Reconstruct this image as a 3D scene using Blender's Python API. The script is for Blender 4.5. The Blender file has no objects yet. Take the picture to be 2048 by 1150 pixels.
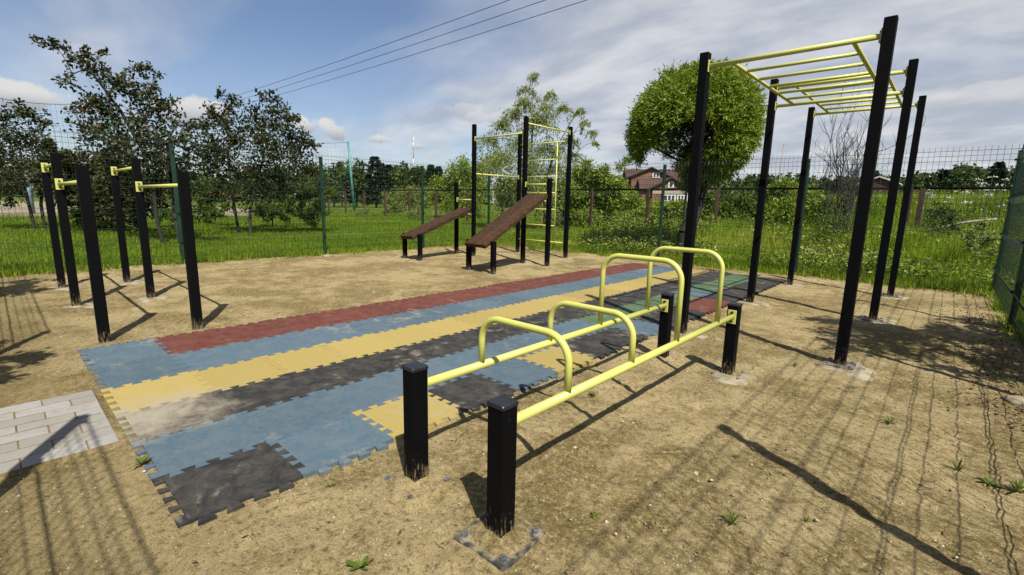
import bpy, math, random
import numpy as np
from mathutils import Vector, Matrix

# ------------------------------------------------------------------ camera, sky, sun, exposure
scene = bpy.context.scene
F_PX, PITCH, ROLL, YAW, EYE = 946.12, .1765, .0216, .7391, 1.6        # focal length in pixels of a 2048 px wide picture
FW = Vector((-math.sin(YAW)*math.cos(PITCH), math.cos(YAW)*math.cos(PITCH), -math.sin(PITCH)))
R0 = Vector((math.cos(YAW), math.sin(YAW), 0)); U0 = R0.cross(FW)
RT = R0*math.cos(ROLL)+U0*math.sin(ROLL); UP = -R0*math.sin(ROLL)+U0*math.cos(ROLL)
cam_data = bpy.data.cameras.new('camera'); cam = bpy.data.objects.new('camera', cam_data)
scene.collection.objects.link(cam)
cam.matrix_world = Matrix(((RT.x, UP.x, -FW.x, 0), (RT.y, UP.y, -FW.y, 0), (RT.z, UP.z, -FW.z, EYE), (0, 0, 0, 1)))
cam_data.sensor_width = 36; cam_data.lens = 36*F_PX/2048
cam_data.clip_start = .05; cam_data.clip_end = 6000
scene.camera = cam
scene.view_settings.view_transform = 'Standard'; scene.view_settings.look = 'None'
scene.view_settings.gamma = 1; scene.view_settings.use_curve_mapping = False
scene.view_settings.exposure = 0.8
scene.cycles.max_bounces = 4; scene.cycles.diffuse_bounces = 2; scene.cycles.glossy_bounces = 2; scene.cycles.transmission_bounces = 3; scene.cycles.transparent_max_bounces = 4

SUN_EL, SHADOW_AZ = math.radians(53), math.radians(152)             # shadows fall towards SHADOW_AZ
SUN = Vector((-math.cos(SHADOW_AZ)*math.cos(SUN_EL), -math.sin(SHADOW_AZ)*math.cos(SUN_EL), math.sin(SUN_EL)))
sd = bpy.data.lights.new('sun', 'SUN'); sd.energy = 5.0; sd.angle = math.radians(.53); sd.color = (1, .95, .86)
so = bpy.data.objects.new('sun', sd); scene.collection.objects.link(so)
so.rotation_euler = (-SUN).to_track_quat('-Z', 'Y').to_euler(); so.location = SUN*60

def N(nt, typ, **kw):
    n = nt.nodes.new(typ)
    for k, v in kw.items():
        if k in n.inputs.keys() if isinstance(k, str) else False: n.inputs[k].default_value = v
        else: setattr(n, k, v)
    return n
def L(nt, a, b): nt.links.new(a, b)
def MATH(nt, op, a, b=None, c=None, clamp=False):
    n = nt.nodes.new('ShaderNodeMath'); n.operation = op; n.use_clamp = clamp
    for i, v in enumerate((a, b, c)):
        if v is None: continue
        if isinstance(v, (int, float)): n.inputs[i].default_value = v
        else: nt.links.new(v, n.inputs[i])
    return n.outputs[0]
def MIX(nt, f, a, b):
    n = nt.nodes.new('ShaderNodeMix'); n.data_type = 'RGBA'
    for s, v in ((n.inputs[0], f), (n.inputs[6], a), (n.inputs[7], b)):
        if isinstance(v, (int, float)): s.default_value = v
        elif isinstance(v, tuple): s.default_value = (*v[:3], 1)
        else: nt.links.new(v, s)
    return n.outputs[2]
def SMOOTH(nt, v, lo, hi, o0=0., o1=1.):
    n = nt.nodes.new('ShaderNodeMapRange'); n.interpolation_type = 'SMOOTHSTEP'; nt.links.new(v, n.inputs[0])
    n.inputs[1].default_value = lo; n.inputs[2].default_value = hi; n.inputs[3].default_value = o0; n.inputs[4].default_value = o1
    return n.outputs[0]
def NOISE(nt, vec, scale, detail=4, rough=.55, dist=0.):
    n = nt.nodes.new('ShaderNodeTexNoise'); n.inputs['Scale'].default_value = scale; n.inputs['Detail'].default_value = detail
    n.inputs['Roughness'].default_value = rough; n.inputs['Distortion'].default_value = dist
    if vec is not None: nt.links.new(vec, n.inputs['Vector'])
    return n.outputs[0]
def VEC(nt, op, a, b=None):
    n = nt.nodes.new('ShaderNodeVectorMath'); n.operation = op
    for i, v in enumerate((a, b)):
        if v is None: continue
        if isinstance(v, (tuple, Vector)): n.inputs[i].default_value = tuple(v)
        else: nt.links.new(v, n.inputs[i])
    return n.outputs['Value'] if op in ('LENGTH', 'DISTANCE', 'DOT_PRODUCT') else n.outputs[0]

world = bpy.data.worlds.new('World'); scene.world = world; world.use_nodes = True; world.cycles.sampling_method = 'MANUAL'; world.cycles.sample_map_resolution = 256
wt = world.node_tree; wt.nodes.clear()
sky = N(wt, 'ShaderNodeTexSky', sky_type='NISHITA', sun_disc=False)
sky.sun_elevation = SUN_EL; sky.sun_rotation = math.atan2(SUN.x, SUN.y); sky.air_density = 1.0; sky.dust_density = .6; sky.ozone_density = 2.2
tc = N(wt, 'ShaderNodeTexCoord'); d_ = tc.outputs['Generated']
sep = N(wt, 'ShaderNodeSeparateXYZ'); L(wt, d_, sep.inputs[0])
zc = MATH(wt, 'MAXIMUM', sep.outputs[2], 0.0)
inv = MATH(wt, 'DIVIDE', 1.0, MATH(wt, 'ADD', zc, .22))
cmb = N(wt, 'ShaderNodeCombineXYZ'); L(wt, MATH(wt, 'MULTIPLY', sep.outputs[0], inv), cmb.inputs[0]); L(wt, MATH(wt, 'MULTIPLY', sep.outputs[1], inv), cmb.inputs[1])
pl = cmb.outputs[0]                                                  # the cloud layer as a plane overhead
strm = N(wt, 'ShaderNodeMapping'); strm.inputs['Rotation'].default_value = (0, 0, math.radians(-28)); strm.inputs['Scale'].default_value = (.85, 1.45, 1); strm.inputs['Location'].default_value = (3.2, 1.7, 0)
L(wt, pl, strm.inputs[0])
big = NOISE(wt, pl, .55, 2, .5)
cir = NOISE(wt, strm.outputs[0], 1.0, 6, .5, .45)
bank = VEC(wt, 'DOT_PRODUCT', d_, (.42, .90, 0.))                    # thicker veil towards +Y
cover = MATH(wt, 'ADD', MATH(wt, 'MULTIPLY', SMOOTH(wt, bank, -.15, .85), .60), MATH(wt, 'MULTIPLY', big, .55))
veil = SMOOTH(wt, MATH(wt, 'ADD', cir, MATH(wt, 'MULTIPLY', cover, .62)), .58, 1.04)
low = SMOOTH(wt, sep.outputs[2], .02, .30, .30, 0.)
veil = MATH(wt, 'MAXIMUM', veil, low, clamp=True)
lump = NOISE(wt, strm.outputs[0], 2.6, 7, .55, .3)
vcol = MIX(wt, SMOOTH(wt, lump, .30, .74), (5.2, 5.6, 6.5), (9.0, 9.0, 9.1))
blu = VEC(wt, 'MULTIPLY', sky.outputs[0], (1.25, 1.22, 1.28))
c1 = MIX(wt, MATH(wt, 'MULTIPLY', veil, .86), blu, vcol)
# fair-weather cumulus near the horizon
puffn = NOISE(wt, d_, 26, 6, .6)
puffn2 = NOISE(wt, d_, 11, 3, .5)
for (c, rh, rv) in (((-.876, .452, .128), .040, .022), ((-.905, .415, .134), .030, .018), ((-.838, .530, .117), .034, .013), ((-.80, .585, .108), .02, .009), ((-.965, .24, .142), .062, .026),
                    ((-.742, .645, .178), .055, .018), ((-.69, .70, .165), .06, .014), ((.05, .985, .165), .12, .02), ((.30, .93, .20), .10, .025), ((-.995, .03, .135), .08, .02)):
    dv = VEC(wt, 'SUBTRACT', d_, c)
    hx = VEC(wt, 'DOT_PRODUCT', dv, Vector((-c[1], c[0], 0)).normalized()); vz = VEC(wt, 'DOT_PRODUCT', dv, (0, 0, 1))
    front = SMOOTH(wt, VEC(wt, 'DOT_PRODUCT', d_, c), .80, .85)
    e = MATH(wt, 'ADD', MATH(wt, 'POWER', MATH(wt, 'ABSOLUTE', MATH(wt, 'DIVIDE', hx, rh)), 2.0), MATH(wt, 'POWER', MATH(wt, 'ABSOLUTE', MATH(wt, 'DIVIDE', vz, rv)), 2.0))
    k = MATH(wt, 'ADD', MATH(wt, 'SUBTRACT', 1.0, e), MATH(wt, 'MULTIPLY', MATH(wt, 'SUBTRACT', MATH(wt, 'ADD', puffn, MATH(wt, 'MULTIPLY', puffn2, .8)), .92), 3.2))
    m = MATH(wt, 'MULTIPLY', SMOOTH(wt, k, .0, .55), front)
    pc = MIX(wt, SMOOTH(wt, vz, -rv*.9, rv*.5), (4.4, 4.75, 5.5), (8.6, 8.5, 8.3))
    c1 = MIX(wt, MATH(wt, 'MULTIPLY', m, .95 if c[0] < -.75 else .40), c1, pc)
bg = N(wt, 'ShaderNodeBackground'); bg.inputs[1].default_value = .050; L(wt, c1, bg.inputs[0])
wo = N(wt, 'ShaderNodeOutputWorld'); L(wt, bg.outputs[0], wo.inputs[0])

# ------------------------------------------------------------------ helpers
rng = np.random.default_rng(11); random.seed(5)
COL = scene.collection
def tag(o, label=None, cat=None, group=None, kind=None):
    if label: o['label'] = label
    if cat: o['category'] = cat
    if group: o['group'] = group
    if kind: o['kind'] = kind
    return o
def empty(name, loc=(0, 0, 0), rz=0):
    o = bpy.data.objects.new(name, None); o.location = loc; o.rotation_euler = (0, 0, rz); o.empty_display_size = .1; COL.objects.link(o); return o
def link_mesh(name, me, mat=None, parent=None):
    o = bpy.data.objects.new(name, me); COL.objects.link(o)
    if mat is not None and not me.materials: me.materials.append(mat)
    if parent is not None: o.parent = parent
    return o
def fast_mesh(name, V, faces, smooth=False, attr=None):
    """V (n,3); faces (m,k) array; attr = per-vertex float array stored as 'rnd'"""
    me = bpy.data.meshes.new(name); V = np.asarray(V, np.float32); faces = np.asarray(faces, np.int32); k = faces.shape[1]; m = len(faces)
    me.vertices.add(len(V)); me.vertices.foreach_set('co', V.ravel())
    me.loops.add(m*k); me.loops.foreach_set('vertex_index', faces.ravel())
    me.polygons.add(m); me.polygons.foreach_set('loop_start', np.arange(0, m*k, k, dtype=np.int32))
    try: me.polygons.foreach_set('loop_total', np.full(m, k, np.int32))
    except Exception: pass
    me.polygons.foreach_set('use_smooth', np.full(m, smooth, bool))
    if attr is not None:
        a = me.attributes.new('rnd', 'FLOAT', 'POINT'); a.data.foreach_set('value', np.asarray(attr, np.float32))
    me.update(calc_edges=True); return me

class MB:
    """collects shapes, then links them as one mesh object"""
    def __init__(s): s.v = []; s.f = []; s.sm = []
    def add(s, V, Fc, smooth=False):
        o = len(s.v); s.v += [tuple(p) for p in V]; s.f += [tuple(i+o for i in f) for f in Fc]; s.sm += [smooth]*len(Fc); return s
    def box(s, c, size, rz=0, ch=0.):
        """box with its vertical edges and top rim chamfered by ch; c = centre of the base"""
        hx, hy = size[0]/2, size[1]/2; z0, z1 = c[2], c[2]+size[2]; cr, sr = math.cos(rz), math.sin(rz)
        def ring(i, z):
            if ch: P = [(hx-i, -hy+ch+i), (hx-i, hy-ch-i), (hx-ch-i, hy-i), (-hx+ch+i, hy-i), (-hx+i, hy-ch-i), (-hx+i, -hy+ch+i), (-hx+ch+i, -hy+i), (hx-ch-i, -hy+i)]
            else: P = [(hx, -hy), (hx, hy), (-hx, hy), (-hx, -hy)]
            return [(c[0]+x*cr-y*sr, c[1]+x*sr+y*cr, z) for x, y in P]
        rings = [ring(0, z0), ring(0, z1-ch)] + ([ring(ch*.7, z1)] if ch else [])
        if not ch: rings[1] = ring(0, z1)
        n = len(rings[0]); V = sum(rings, []); Fc = [tuple(reversed(range(n)))]
        for k in range(len(rings)-1):
            for i in range(n): j = (i+1) % n; Fc.append((k*n+i, k*n+j, (k+1)*n+j, (k+1)*n+i))
        Fc.append(tuple(range((len(rings)-1)*n, len(rings)*n)))
        return s.add(V, Fc)
    def tube(s, pts, r, n=10, smooth=True, caps=True):
        P = [Vector(p) for p in pts]; rr = r if hasattr(r, '__len__') else [r]*len(P)
        t0 = (P[1]-P[0]).normalized(); a = Vector((0, 0, 1)) if abs(t0.z) < .9 else Vector((1, 0, 0)); u = t0.cross(a).normalized()
        V = []; Fc = []
        for i, p in enumerate(P):
            t = ((P[min(i+1, len(P)-1)]-p).normalized()+(p-P[max(i-1, 0)]).normalized()).normalized() if 0 < i < len(P)-1 else ((P[1]-P[0]) if i == 0 else (P[-1]-P[-2])).normalized()
            u = (u-t*u.dot(t)).normalized(); w = t.cross(u)
            for k in range(n):
                q = 2*math.pi*k/n; V.append(p+(u*math.cos(q)+w*math.sin(q))*rr[i])
        for i in range(len(P)-1):
            for k in range(n): j = (k+1) % n; Fc.append((i*n+k, i*n+j, (i+1)*n+j, (i+1)*n+k))
        o = len(s.v); s.add(V, Fc, smooth)
        if caps:
            s.f += [tuple(o+k for k in reversed(range(n))), tuple(o+(len(P)-1)*n+k for k in range(n))]; s.sm += [False, False]
        return s
    def slab(s, poly, z0, z1):
        n = len(poly); V = [(x, y, z0) for x, y in poly]+[(x, y, z1) for x, y in poly]
        return s.add(V, [tuple(range(n, 2*n)), tuple(reversed(range(n)))]+[(i, (i+1) % n, n+(i+1) % n, n+i) for i in range(n)])
    def hexa(s, c8): return s.add(c8, [(0, 3, 2, 1), (4, 5, 6, 7), (0, 1, 5, 4), (1, 2, 6, 5), (2, 3, 7, 6), (3, 0, 4, 7)])
    def mesh(s, name):
        me = bpy.data.meshes.new(name); me.from_pydata(s.v, [], s.f); me.polygons.foreach_set('use_smooth', s.sm); me.update(); return me
    def build(s, name, mat, parent=None): return link_mesh(name, s.mesh(name), mat, parent)

def vnoise(x, y, seed=0):
    """value noise, vectorised"""
    xi = np.floor(x).astype(np.int64); yi = np.floor(y).astype(np.int64); fx = x-xi; fy = y-yi
    fx = fx*fx*(3-2*fx); fy = fy*fy*(3-2*fy)
    def h(a, b):
        n = (a*374761393+b*668265263+seed*1442695041) & 0xffffffff; n = ((n ^ (n >> 13))*1274126177) & 0xffffffff
        return ((n ^ (n >> 16)) & 0xffff)/65535.
    return (h(xi, yi)*(1-fx)+h(xi+1, yi)*fx)*(1-fy)+(h(xi, yi+1)*(1-fx)+h(xi+1, yi+1)*fx)*fy
def fbm(x, y, oct=4, seed=0):
    s = 0; a = .5
    for o in range(oct): s = s+a*vnoise(x*2**o+17.3*o, y*2**o-9.1*o, seed+o); a *= .5
    return s
def sstep(a, b, x): t = np.clip((x-a)/(b-a), 0, 1); return t*t*(3-2*t)
def terrain(x, y):
    x = np.asarray(x, float); y = np.asarray(y, float)
    rise = sstep(28.5, 37, y)*sstep(-16, -5, x)*1.75*(1-.75*sstep(60, 140, y))
    mound = 1.5*np.exp(-(((x+46)/9)**2+((y-41)/5)**2))
    out = np.maximum(np.maximum(-14.2-x, x-1.3), np.maximum(y-14, -1.5-y)); w = sstep(0, 4, out)
    return -.012+rise+mound+w*(fbm(x*.35, y*.35, 3, 3)-.45)*.22
def ray(px, py): return FW+RT*((px-1024)/F_PX)-UP*((py-575)/F_PX)
def on_ground(px, py, z=0.): d = ray(px, py); t = (z-EYE)/d.z; return Vector((0, 0, EYE))+d*t
def at_depth(px, py, depth): return Vector((0, 0, EYE))+ray(px, py)*depth

# ------------------------------------------------------------------ materials
ALB = .60                                                             # reflectances were matched at exposure 0; this brings them to the true exposure
def alb(c, k=None): return tuple(v*(ALB if k is None else k) for v in c[:3])
def new_mat(name):
    m = bpy.data.materials.new(name); m.use_nodes = True; nt = m.node_tree; nt.nodes.clear()
    o = nt.nodes.new('ShaderNodeOutputMaterial'); b = nt.nodes.new('ShaderNodeBsdfPrincipled'); L(nt, b.outputs[0], o.inputs[0]); return m, nt, b, o
def POS(nt): return nt.nodes.new('ShaderNodeNewGeometry').outputs['Position']
def BUMP(nt, b, h, strength=.3, dist=.01):
    n = nt.nodes.new('ShaderNodeBump'); n.inputs['Strength'].default_value = strength; n.inputs['Distance'].default_value = dist
    L(nt, h, n.inputs['Height']); L(nt, n.outputs[0], b.inputs['Normal'])
def plain(name, col, rough=.5, var=.15, scale=12, bump=0., metal=0., spec=.5, col2=None, k=None):
    col = alb(col, k); col2 = alb(col2, k) if col2 else None
    m, nt, b, o = new_mat(name); p = POS(nt); n = NOISE(nt, p, scale, 5)
    c2 = col2 or tuple(c*(1-var*1.6) for c in col)
    L(nt, MIX(nt, SMOOTH(nt, n, .35, .7), tuple(min(1, c*(1+var*.5)) for c in col), c2), b.inputs['Base Color'])
    b.inputs['Roughness'].default_value = rough; b.inputs['Metallic'].default_value = metal; b.inputs['Specular IOR Level'].default_value = spec
    if bump: BUMP(nt, b, n, bump, .01)
    return m
def leaf_mat(name, stops, trans=.35, rough=.5, k=.66):
    m, nt, b, o = new_mat(name); a = N(nt, 'ShaderNodeAttribute'); a.attribute_name = 'rnd'
    r = N(nt, 'ShaderNodeValToRGB'); el = r.color_ramp.elements
    while len(el) < len(stops): el.new(.5)
    for e, (p, c) in zip(el, stops): e.position = p; e.color = (*alb(c, k), 1)
    L(nt, a.outputs['Fac'], r.inputs[0]); L(nt, r.outputs[0], b.inputs['Base Color']); b.inputs['Roughness'].default_value = rough; b.inputs['Specular IOR Level'].default_value = .18
    if trans:
        t = N(nt, 'ShaderNodeBsdfTranslucent'); L(nt, VEC(nt, 'MULTIPLY', r.outputs[0], (1.25, 1.2, .7)), t.inputs[0])
        mx = N(nt, 'ShaderNodeMixShader'); mx.inputs[0].default_value = trans; L(nt, b.outputs[0], mx.inputs[1]); L(nt, t.outputs[0], mx.inputs[2]); L(nt, mx.outputs[0], o.inputs[0])
    return m

def sand_material(name='sand'):
    m, nt, b, o = new_mat(name); p = POS(nt)
    big = NOISE(nt, p, .75, 5, .6, .4); mid = NOISE(nt, p, 3.2, 6, .7, .3); fine = NOISE(nt, p, 26, 6, .8); grit = NOISE(nt, p, 95, 4, .8)
    f = SMOOTH(nt, MATH(nt, 'ADD', MATH(nt, 'MULTIPLY', big, .55), MATH(nt, 'MULTIPLY', mid, .45)), .43, .57)
    c = MIX(nt, f, (.215, .158, .062), (.445, .350, .184))
    c = MIX(nt, MATH(nt, 'MULTIPLY', SMOOTH(nt, fine, .50, .66), .75), c, (.58, .475, .285))
    c = MIX(nt, MATH(nt, 'MULTIPLY', SMOOTH(nt, fine, .49, .36), .80), c, (.090, .064, .026))
    c = MIX(nt, MATH(nt, 'MULTIPLY', SMOOTH(nt, grit, .55, .66), .65), c, (.62, .54, .37))
    c = MIX(nt, MATH(nt, 'MULTIPLY', SMOOTH(nt, grit, .46, .35), .75), c, (.070, .050, .024))
    sp = N(nt, 'ShaderNodeSeparateXYZ'); L(nt, p, sp.inputs[0])            # darker earth towards the gate
    earth = MATH(nt, 'MULTIPLY', SMOOTH(nt, MATH(nt, 'ADD', sp.outputs[1], MATH(nt, 'MULTIPLY', mid, 1.6)), 1.9, .6), SMOOTH(nt, mid, .30, .55))
    c = MIX(nt, MATH(nt, 'MULTIPLY', earth, .45), c, (.150, .106, .038))
    L(nt, VEC(nt, 'MULTIPLY', c, (ALB*1.06, ALB*1.05, ALB*.97)), b.inputs['Base Color']); b.inputs['Roughness'].default_value = .95; b.inputs['Specular IOR Level'].default_value = .12
    BUMP(nt, b, MATH(nt, 'ADD', MATH(nt, 'MULTIPLY', fine, 1.0), MATH(nt, 'MULTIPLY', grit, .5)), 1.0, .018)
    return m
def ground_material():
    m, nt, b, o = new_mat('turf'); p = POS(nt); a = NOISE(nt, p, .5, 5, .6); f = NOISE(nt, p, 9, 6, .7)
    c = MIX(nt, SMOOTH(nt, a, .35, .65), (.085, .140, .012), (.150, .200, .020)); c = MIX(nt, SMOOTH(nt, f, .45, .7), c, (.060, .095, .012))
    L(nt, VEC(nt, 'MULTIPLY', c, (ALB,)*3), b.inputs['Base Color']); b.inputs['Roughness'].default_value = .9; b.inputs['Specular IOR Level'].default_value = .1; BUMP(nt, b, f, .6, .06); return m
def rubber(name, col):
    m, nt, b, o = new_mat(name); p = POS(nt); g = NOISE(nt, p, 130, 4, .75); a = NOISE(nt, p, 1.6, 5, .65, .5); md = NOISE(nt, p, 7, 8, .75, .6)
    oi = N(nt, 'ShaderNodeObjectInfo')
    c = MIX(nt, oi.outputs['Random'], tuple(x*.88 for x in col), tuple(min(1, x*1.10) for x in col))
    c = MIX(nt, MATH(nt, 'MULTIPLY', SMOOTH(nt, g, .44, .30), .45), c, tuple(x*.45 for x in col))
    cr = NOISE(nt, p, 52, 5, .85); c = MIX(nt, MATH(nt, 'MULTIPLY', SMOOTH(nt, cr, .50, .34), .38), c, tuple(x*.5 for x in col)); c = MIX(nt, MATH(nt, 'MULTIPLY', SMOOTH(nt, cr, .52, .68), .22), c, tuple(min(1, x*1.4+.03) for x in col))
    c = MIX(nt, MATH(nt, 'MULTIPLY', SMOOTH(nt, g, .58, .72), .28), c, tuple(min(1, x*1.5+.05) for x in col))
    # sand trodden onto the mat: drifts plus a big trail where the path arrives
    sp = N(nt, 'ShaderNodeSeparateXYZ'); L(nt, p, sp.inputs[0])
    dx = MATH(nt, 'DIVIDE', MATH(nt, 'ADD', sp.outputs[0], 4.10), .66); dy = MATH(nt, 'DIVIDE', MATH(nt, 'SUBTRACT', sp.outputs[1], .45), 1.05)
    trail = MATH(nt, 'SUBTRACT', 1.0, MATH(nt, 'SQRT', MATH(nt, 'ADD', MATH(nt, 'MULTIPLY', dx, dx), MATH(nt, 'MULTIPLY', dy, dy))))
    s = MATH(nt, 'ADD', MATH(nt, 'MULTIPLY', a, .55), MATH(nt, 'MULTIPLY', md, .45))
    drift = MATH(nt, 'MULTIPLY', SMOOTH(nt, s, .525, .68), .72)
    trl = MATH(nt, 'MULTIPLY', SMOOTH(nt, MATH(nt, 'ADD', trail, MATH(nt, 'MULTIPLY', MATH(nt, 'SUBTRACT', s, .5), 2.6)), .05, .95), .92)
    dust = MATH(nt, 'MAXIMUM', MATH(nt, 'MAXIMUM', drift, trl), MATH(nt, 'MULTIPLY', SMOOTH(nt, md, .32, .72), .17))
    c = MIX(nt, dust, c, (.43, .38, .285))
    L(nt, VEC(nt, 'MULTIPLY', c, (ALB,)*3), b.inputs['Base Color']); b.inputs['Roughness'].default_value = .9; b.inputs['Specular IOR Level'].default_value = .12; BUMP(nt, b, g, .55, .004); return m
def post_material():
    m, nt, b, o = new_mat('black_paint'); p = POS(nt); sp = N(nt, 'ShaderNodeSeparateXYZ'); L(nt, p, sp.inputs[0])
    mp = N(nt, 'ShaderNodeMapping'); mp.inputs['Scale'].default_value = (1, 1, .18); L(nt, p, mp.inputs[0])
    st = NOISE(nt, mp.outputs[0], 75, 4, .7); n = NOISE(nt, p, 3, 4); sc = NOISE(nt, p, 28, 5, .7)
    splash = MATH(nt, 'MULTIPLY', SMOOTH(nt, MATH(nt, 'ADD', st, MATH(nt, 'MULTIPLY', MATH(nt, 'SUBTRACT', .14, sp.outputs[2]), .95)), .54, .70), SMOOTH(nt, sp.outputs[2], .38, .06))
    base = MIX(nt, n, (.0012, .0012, .0015), (.0028, .0028, .0036))
    base = MIX(nt, MATH(nt, 'MULTIPLY', SMOOTH(nt, sc, .62, .74), .10), base, (.05, .05, .055))
    L(nt, MIX(nt, MATH(nt, 'MULTIPLY', splash, .75), base, (.20, .155, .088)), b.inputs['Base Color'])
    L(nt, MATH(nt, 'ADD', .45, MATH(nt, 'MULTIPLY', sc, .4)), b.inputs['Roughness']); b.inputs['Specular IOR Level'].default_value = .07; BUMP(nt, b, sc, .12, .004); return m
def wood_material(name, dark, light):
    m, nt, b, o = new_mat(name); tcn = N(nt, 'ShaderNodeTexCoord'); mp = N(nt, 'ShaderNodeMapping'); mp.inputs['Scale'].default_value = (9, .55, 9); L(nt, tcn.outputs['Object'], mp.inputs[0])
    oi = N(nt, 'ShaderNodeObjectInfo'); g = NOISE(nt, VEC(nt, 'ADD', mp.outputs[0], oi.outputs['Location']), 3.2, 7, .65, 1.2)
    c = MIX(nt, SMOOTH(nt, g, .35, .68), dark, light); L(nt, MIX(nt, oi.outputs['Random'], c, VEC(nt, 'MULTIPLY', c, (.7, .7, .72))), b.inputs['Base Color'])
    b.inputs['Roughness'].default_value = .75; b.inputs['Specular IOR Level'].default_value = .2; BUMP(nt, b, g, .35, .006); return m

M = {}
M['sand'] = sand_material(); M['turf'] = ground_material(); M['black'] = post_material()
def enamel_material():
    m, nt, b, o = new_mat('yellow_enamel'); p = POS(nt); n = NOISE(nt, p, 6, 5, .6); w = NOISE(nt, p, 38, 5, .75); g = NOISE(nt, p, 2.2, 3)
    c = MIX(nt, n, (.44, .445, .115), (.40, .40, .09)); c = MIX(nt, MATH(nt, 'MULTIPLY', SMOOTH(nt, g, .45, .7), .3), c, (.40, .37, .13))
    c = MIX(nt, MATH(nt, 'MULTIPLY', SMOOTH(nt, w, .66, .74), .7), c, (.16, .13, .05)); L(nt, c, b.inputs['Base Color']); L(nt, MATH(nt, 'ADD', .25, MATH(nt, 'MULTIPLY', n, .35)), b.inputs['Roughness']); b.inputs['Specular IOR Level'].default_value = .45; BUMP(nt, b, w, .05, .003); return m
M['yellow'] = enamel_material()
M['cap'] = plain('black_plastic_cap', (.016, .018, .026), .42, .2, 20)
M['bolt'] = plain('dark_bolt', (.03, .03, .035), .5, .3, 40); M['zinc'] = plain('zinc_bolt', (.30, .31, .33), .45, .3, 50, metal=.6)
M['plate'] = plain('base_plate_paint', (.03, .03, .032), .8, .2, 22, .2, col2=(.34, .28, .17))
M['concrete'] = plain('concrete', (.36, .315, .225), .95, .3, 8, 1.0, col2=(.22, .170, .088))
def paver_material():
    m, nt, b, o = new_mat('paver_concrete'); p = POS(nt); oi = N(nt, 'ShaderNodeObjectInfo'); n = NOISE(nt, p, 16, 6, .7); g = NOISE(nt, p, 4, 4)
    c = MIX(nt, oi.outputs['Random'], (.52, .50, .47), (.40, .37, .32)); c = MIX(nt, MATH(nt, 'MULTIPLY', SMOOTH(nt, n, .45, .75), .5), c, (.33, .29, .22)); c = MIX(nt, MATH(nt, 'MULTIPLY', SMOOTH(nt, g, .5, .7), .35), c, (.40, .33, .22))
    L(nt, VEC(nt, 'MULTIPLY', c, (ALB*.78,)*3), b.inputs['Base Color']); b.inputs['Roughness'].default_value = .9; b.inputs['Specular IOR Level'].default_value = .2; BUMP(nt, b, n, .3, .006); return m
M['paver'] = paver_material()
M['green_post'] = plain('green_fence_paint', (.006, .045, .020), .4, .2, 4); M['wire'] = plain('green_wire', (.006, .028, .015), .45, .2, 4)
M['rust'] = plain('brown_rusty_steel', (.085, .034, .020), .75, .4, 7, .3); M['rail'] = plain('black_rail', (.006, .006, .006), .8, .2, 6, spec=.1)
M['turq'] = plain('turquoise_pole', (.07, .30, .27), .5, .2, 1); M['net'] = plain('grey_green_net', (.20, .30, .30), .7, .1, 2)
M['bluepole'] = plain('pale_blue_pole', (.28, .38, .50), .5, .2, 2); M['white'] = plain('white_paint', (.75, .75, .74), .5, .1, 4, k=.75); M['red'] = plain('red_paint', (.5, .05, .04), .5, .1, 4)
M['cable'] = plain('grey_cable', (.06, .065, .08), .6, .1, 1)
M['bark'] = plain('brown_bark', (.060, .046, .034), .9, .4, 9, .6); M['darkbark'] = plain('dark_bark', (.018, .014, .011), .9, .4, 9, .6); M['drywood'] = plain('grey_dry_twig', (.055, .045, .038), .9, .3, 9)
M['wood'] = wood_material('stained_board', (.014, .008, .005), (.085, .040, .015)); M['oldwood'] = plain('weathered_wood', (.36, .33, .28), .85, .3, 8, .3)
M['brick'] = plain('orange_brick_far', (.25, .125, .075), .85, .25, 1.2); M['roof'] = plain('brown_roof_sheet', (.085, .038, .026), .55, .25, .8); M['trim'] = plain('pale_stone_band', (.48, .42, .36), .8, .1, 2)
M['pane'] = plain('dark_window_pane', (.05, .06, .07), .15, .2, 2); M['court'] = plain('beige_court', (.34, .28, .17), .95, .2, .3)
M['pebble'] = plain('pale_pebble', (.50, .43, .31), .9, .4, 6, .2, col2=(.26, .20, .12), spec=.2)
M['stem'] = plain('green_stem', (.10, .15, .03), .8, .2, 5)
M['umber'] = plain('dead_leaf', (.19, .09, .045), .8, .4, 20)
TILE = {'blue': rubber('rubber_blue', (.092, .152, .202)), 'yellow': rubber('rubber_yellow', (.45, .345, .105)), 'black': rubber('rubber_black', (.028, .029, .032)), 'red': rubber('rubber_red', (.150, .036, .027)), 'green': rubber('rubber_green', (.085, .160, .080))}
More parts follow.
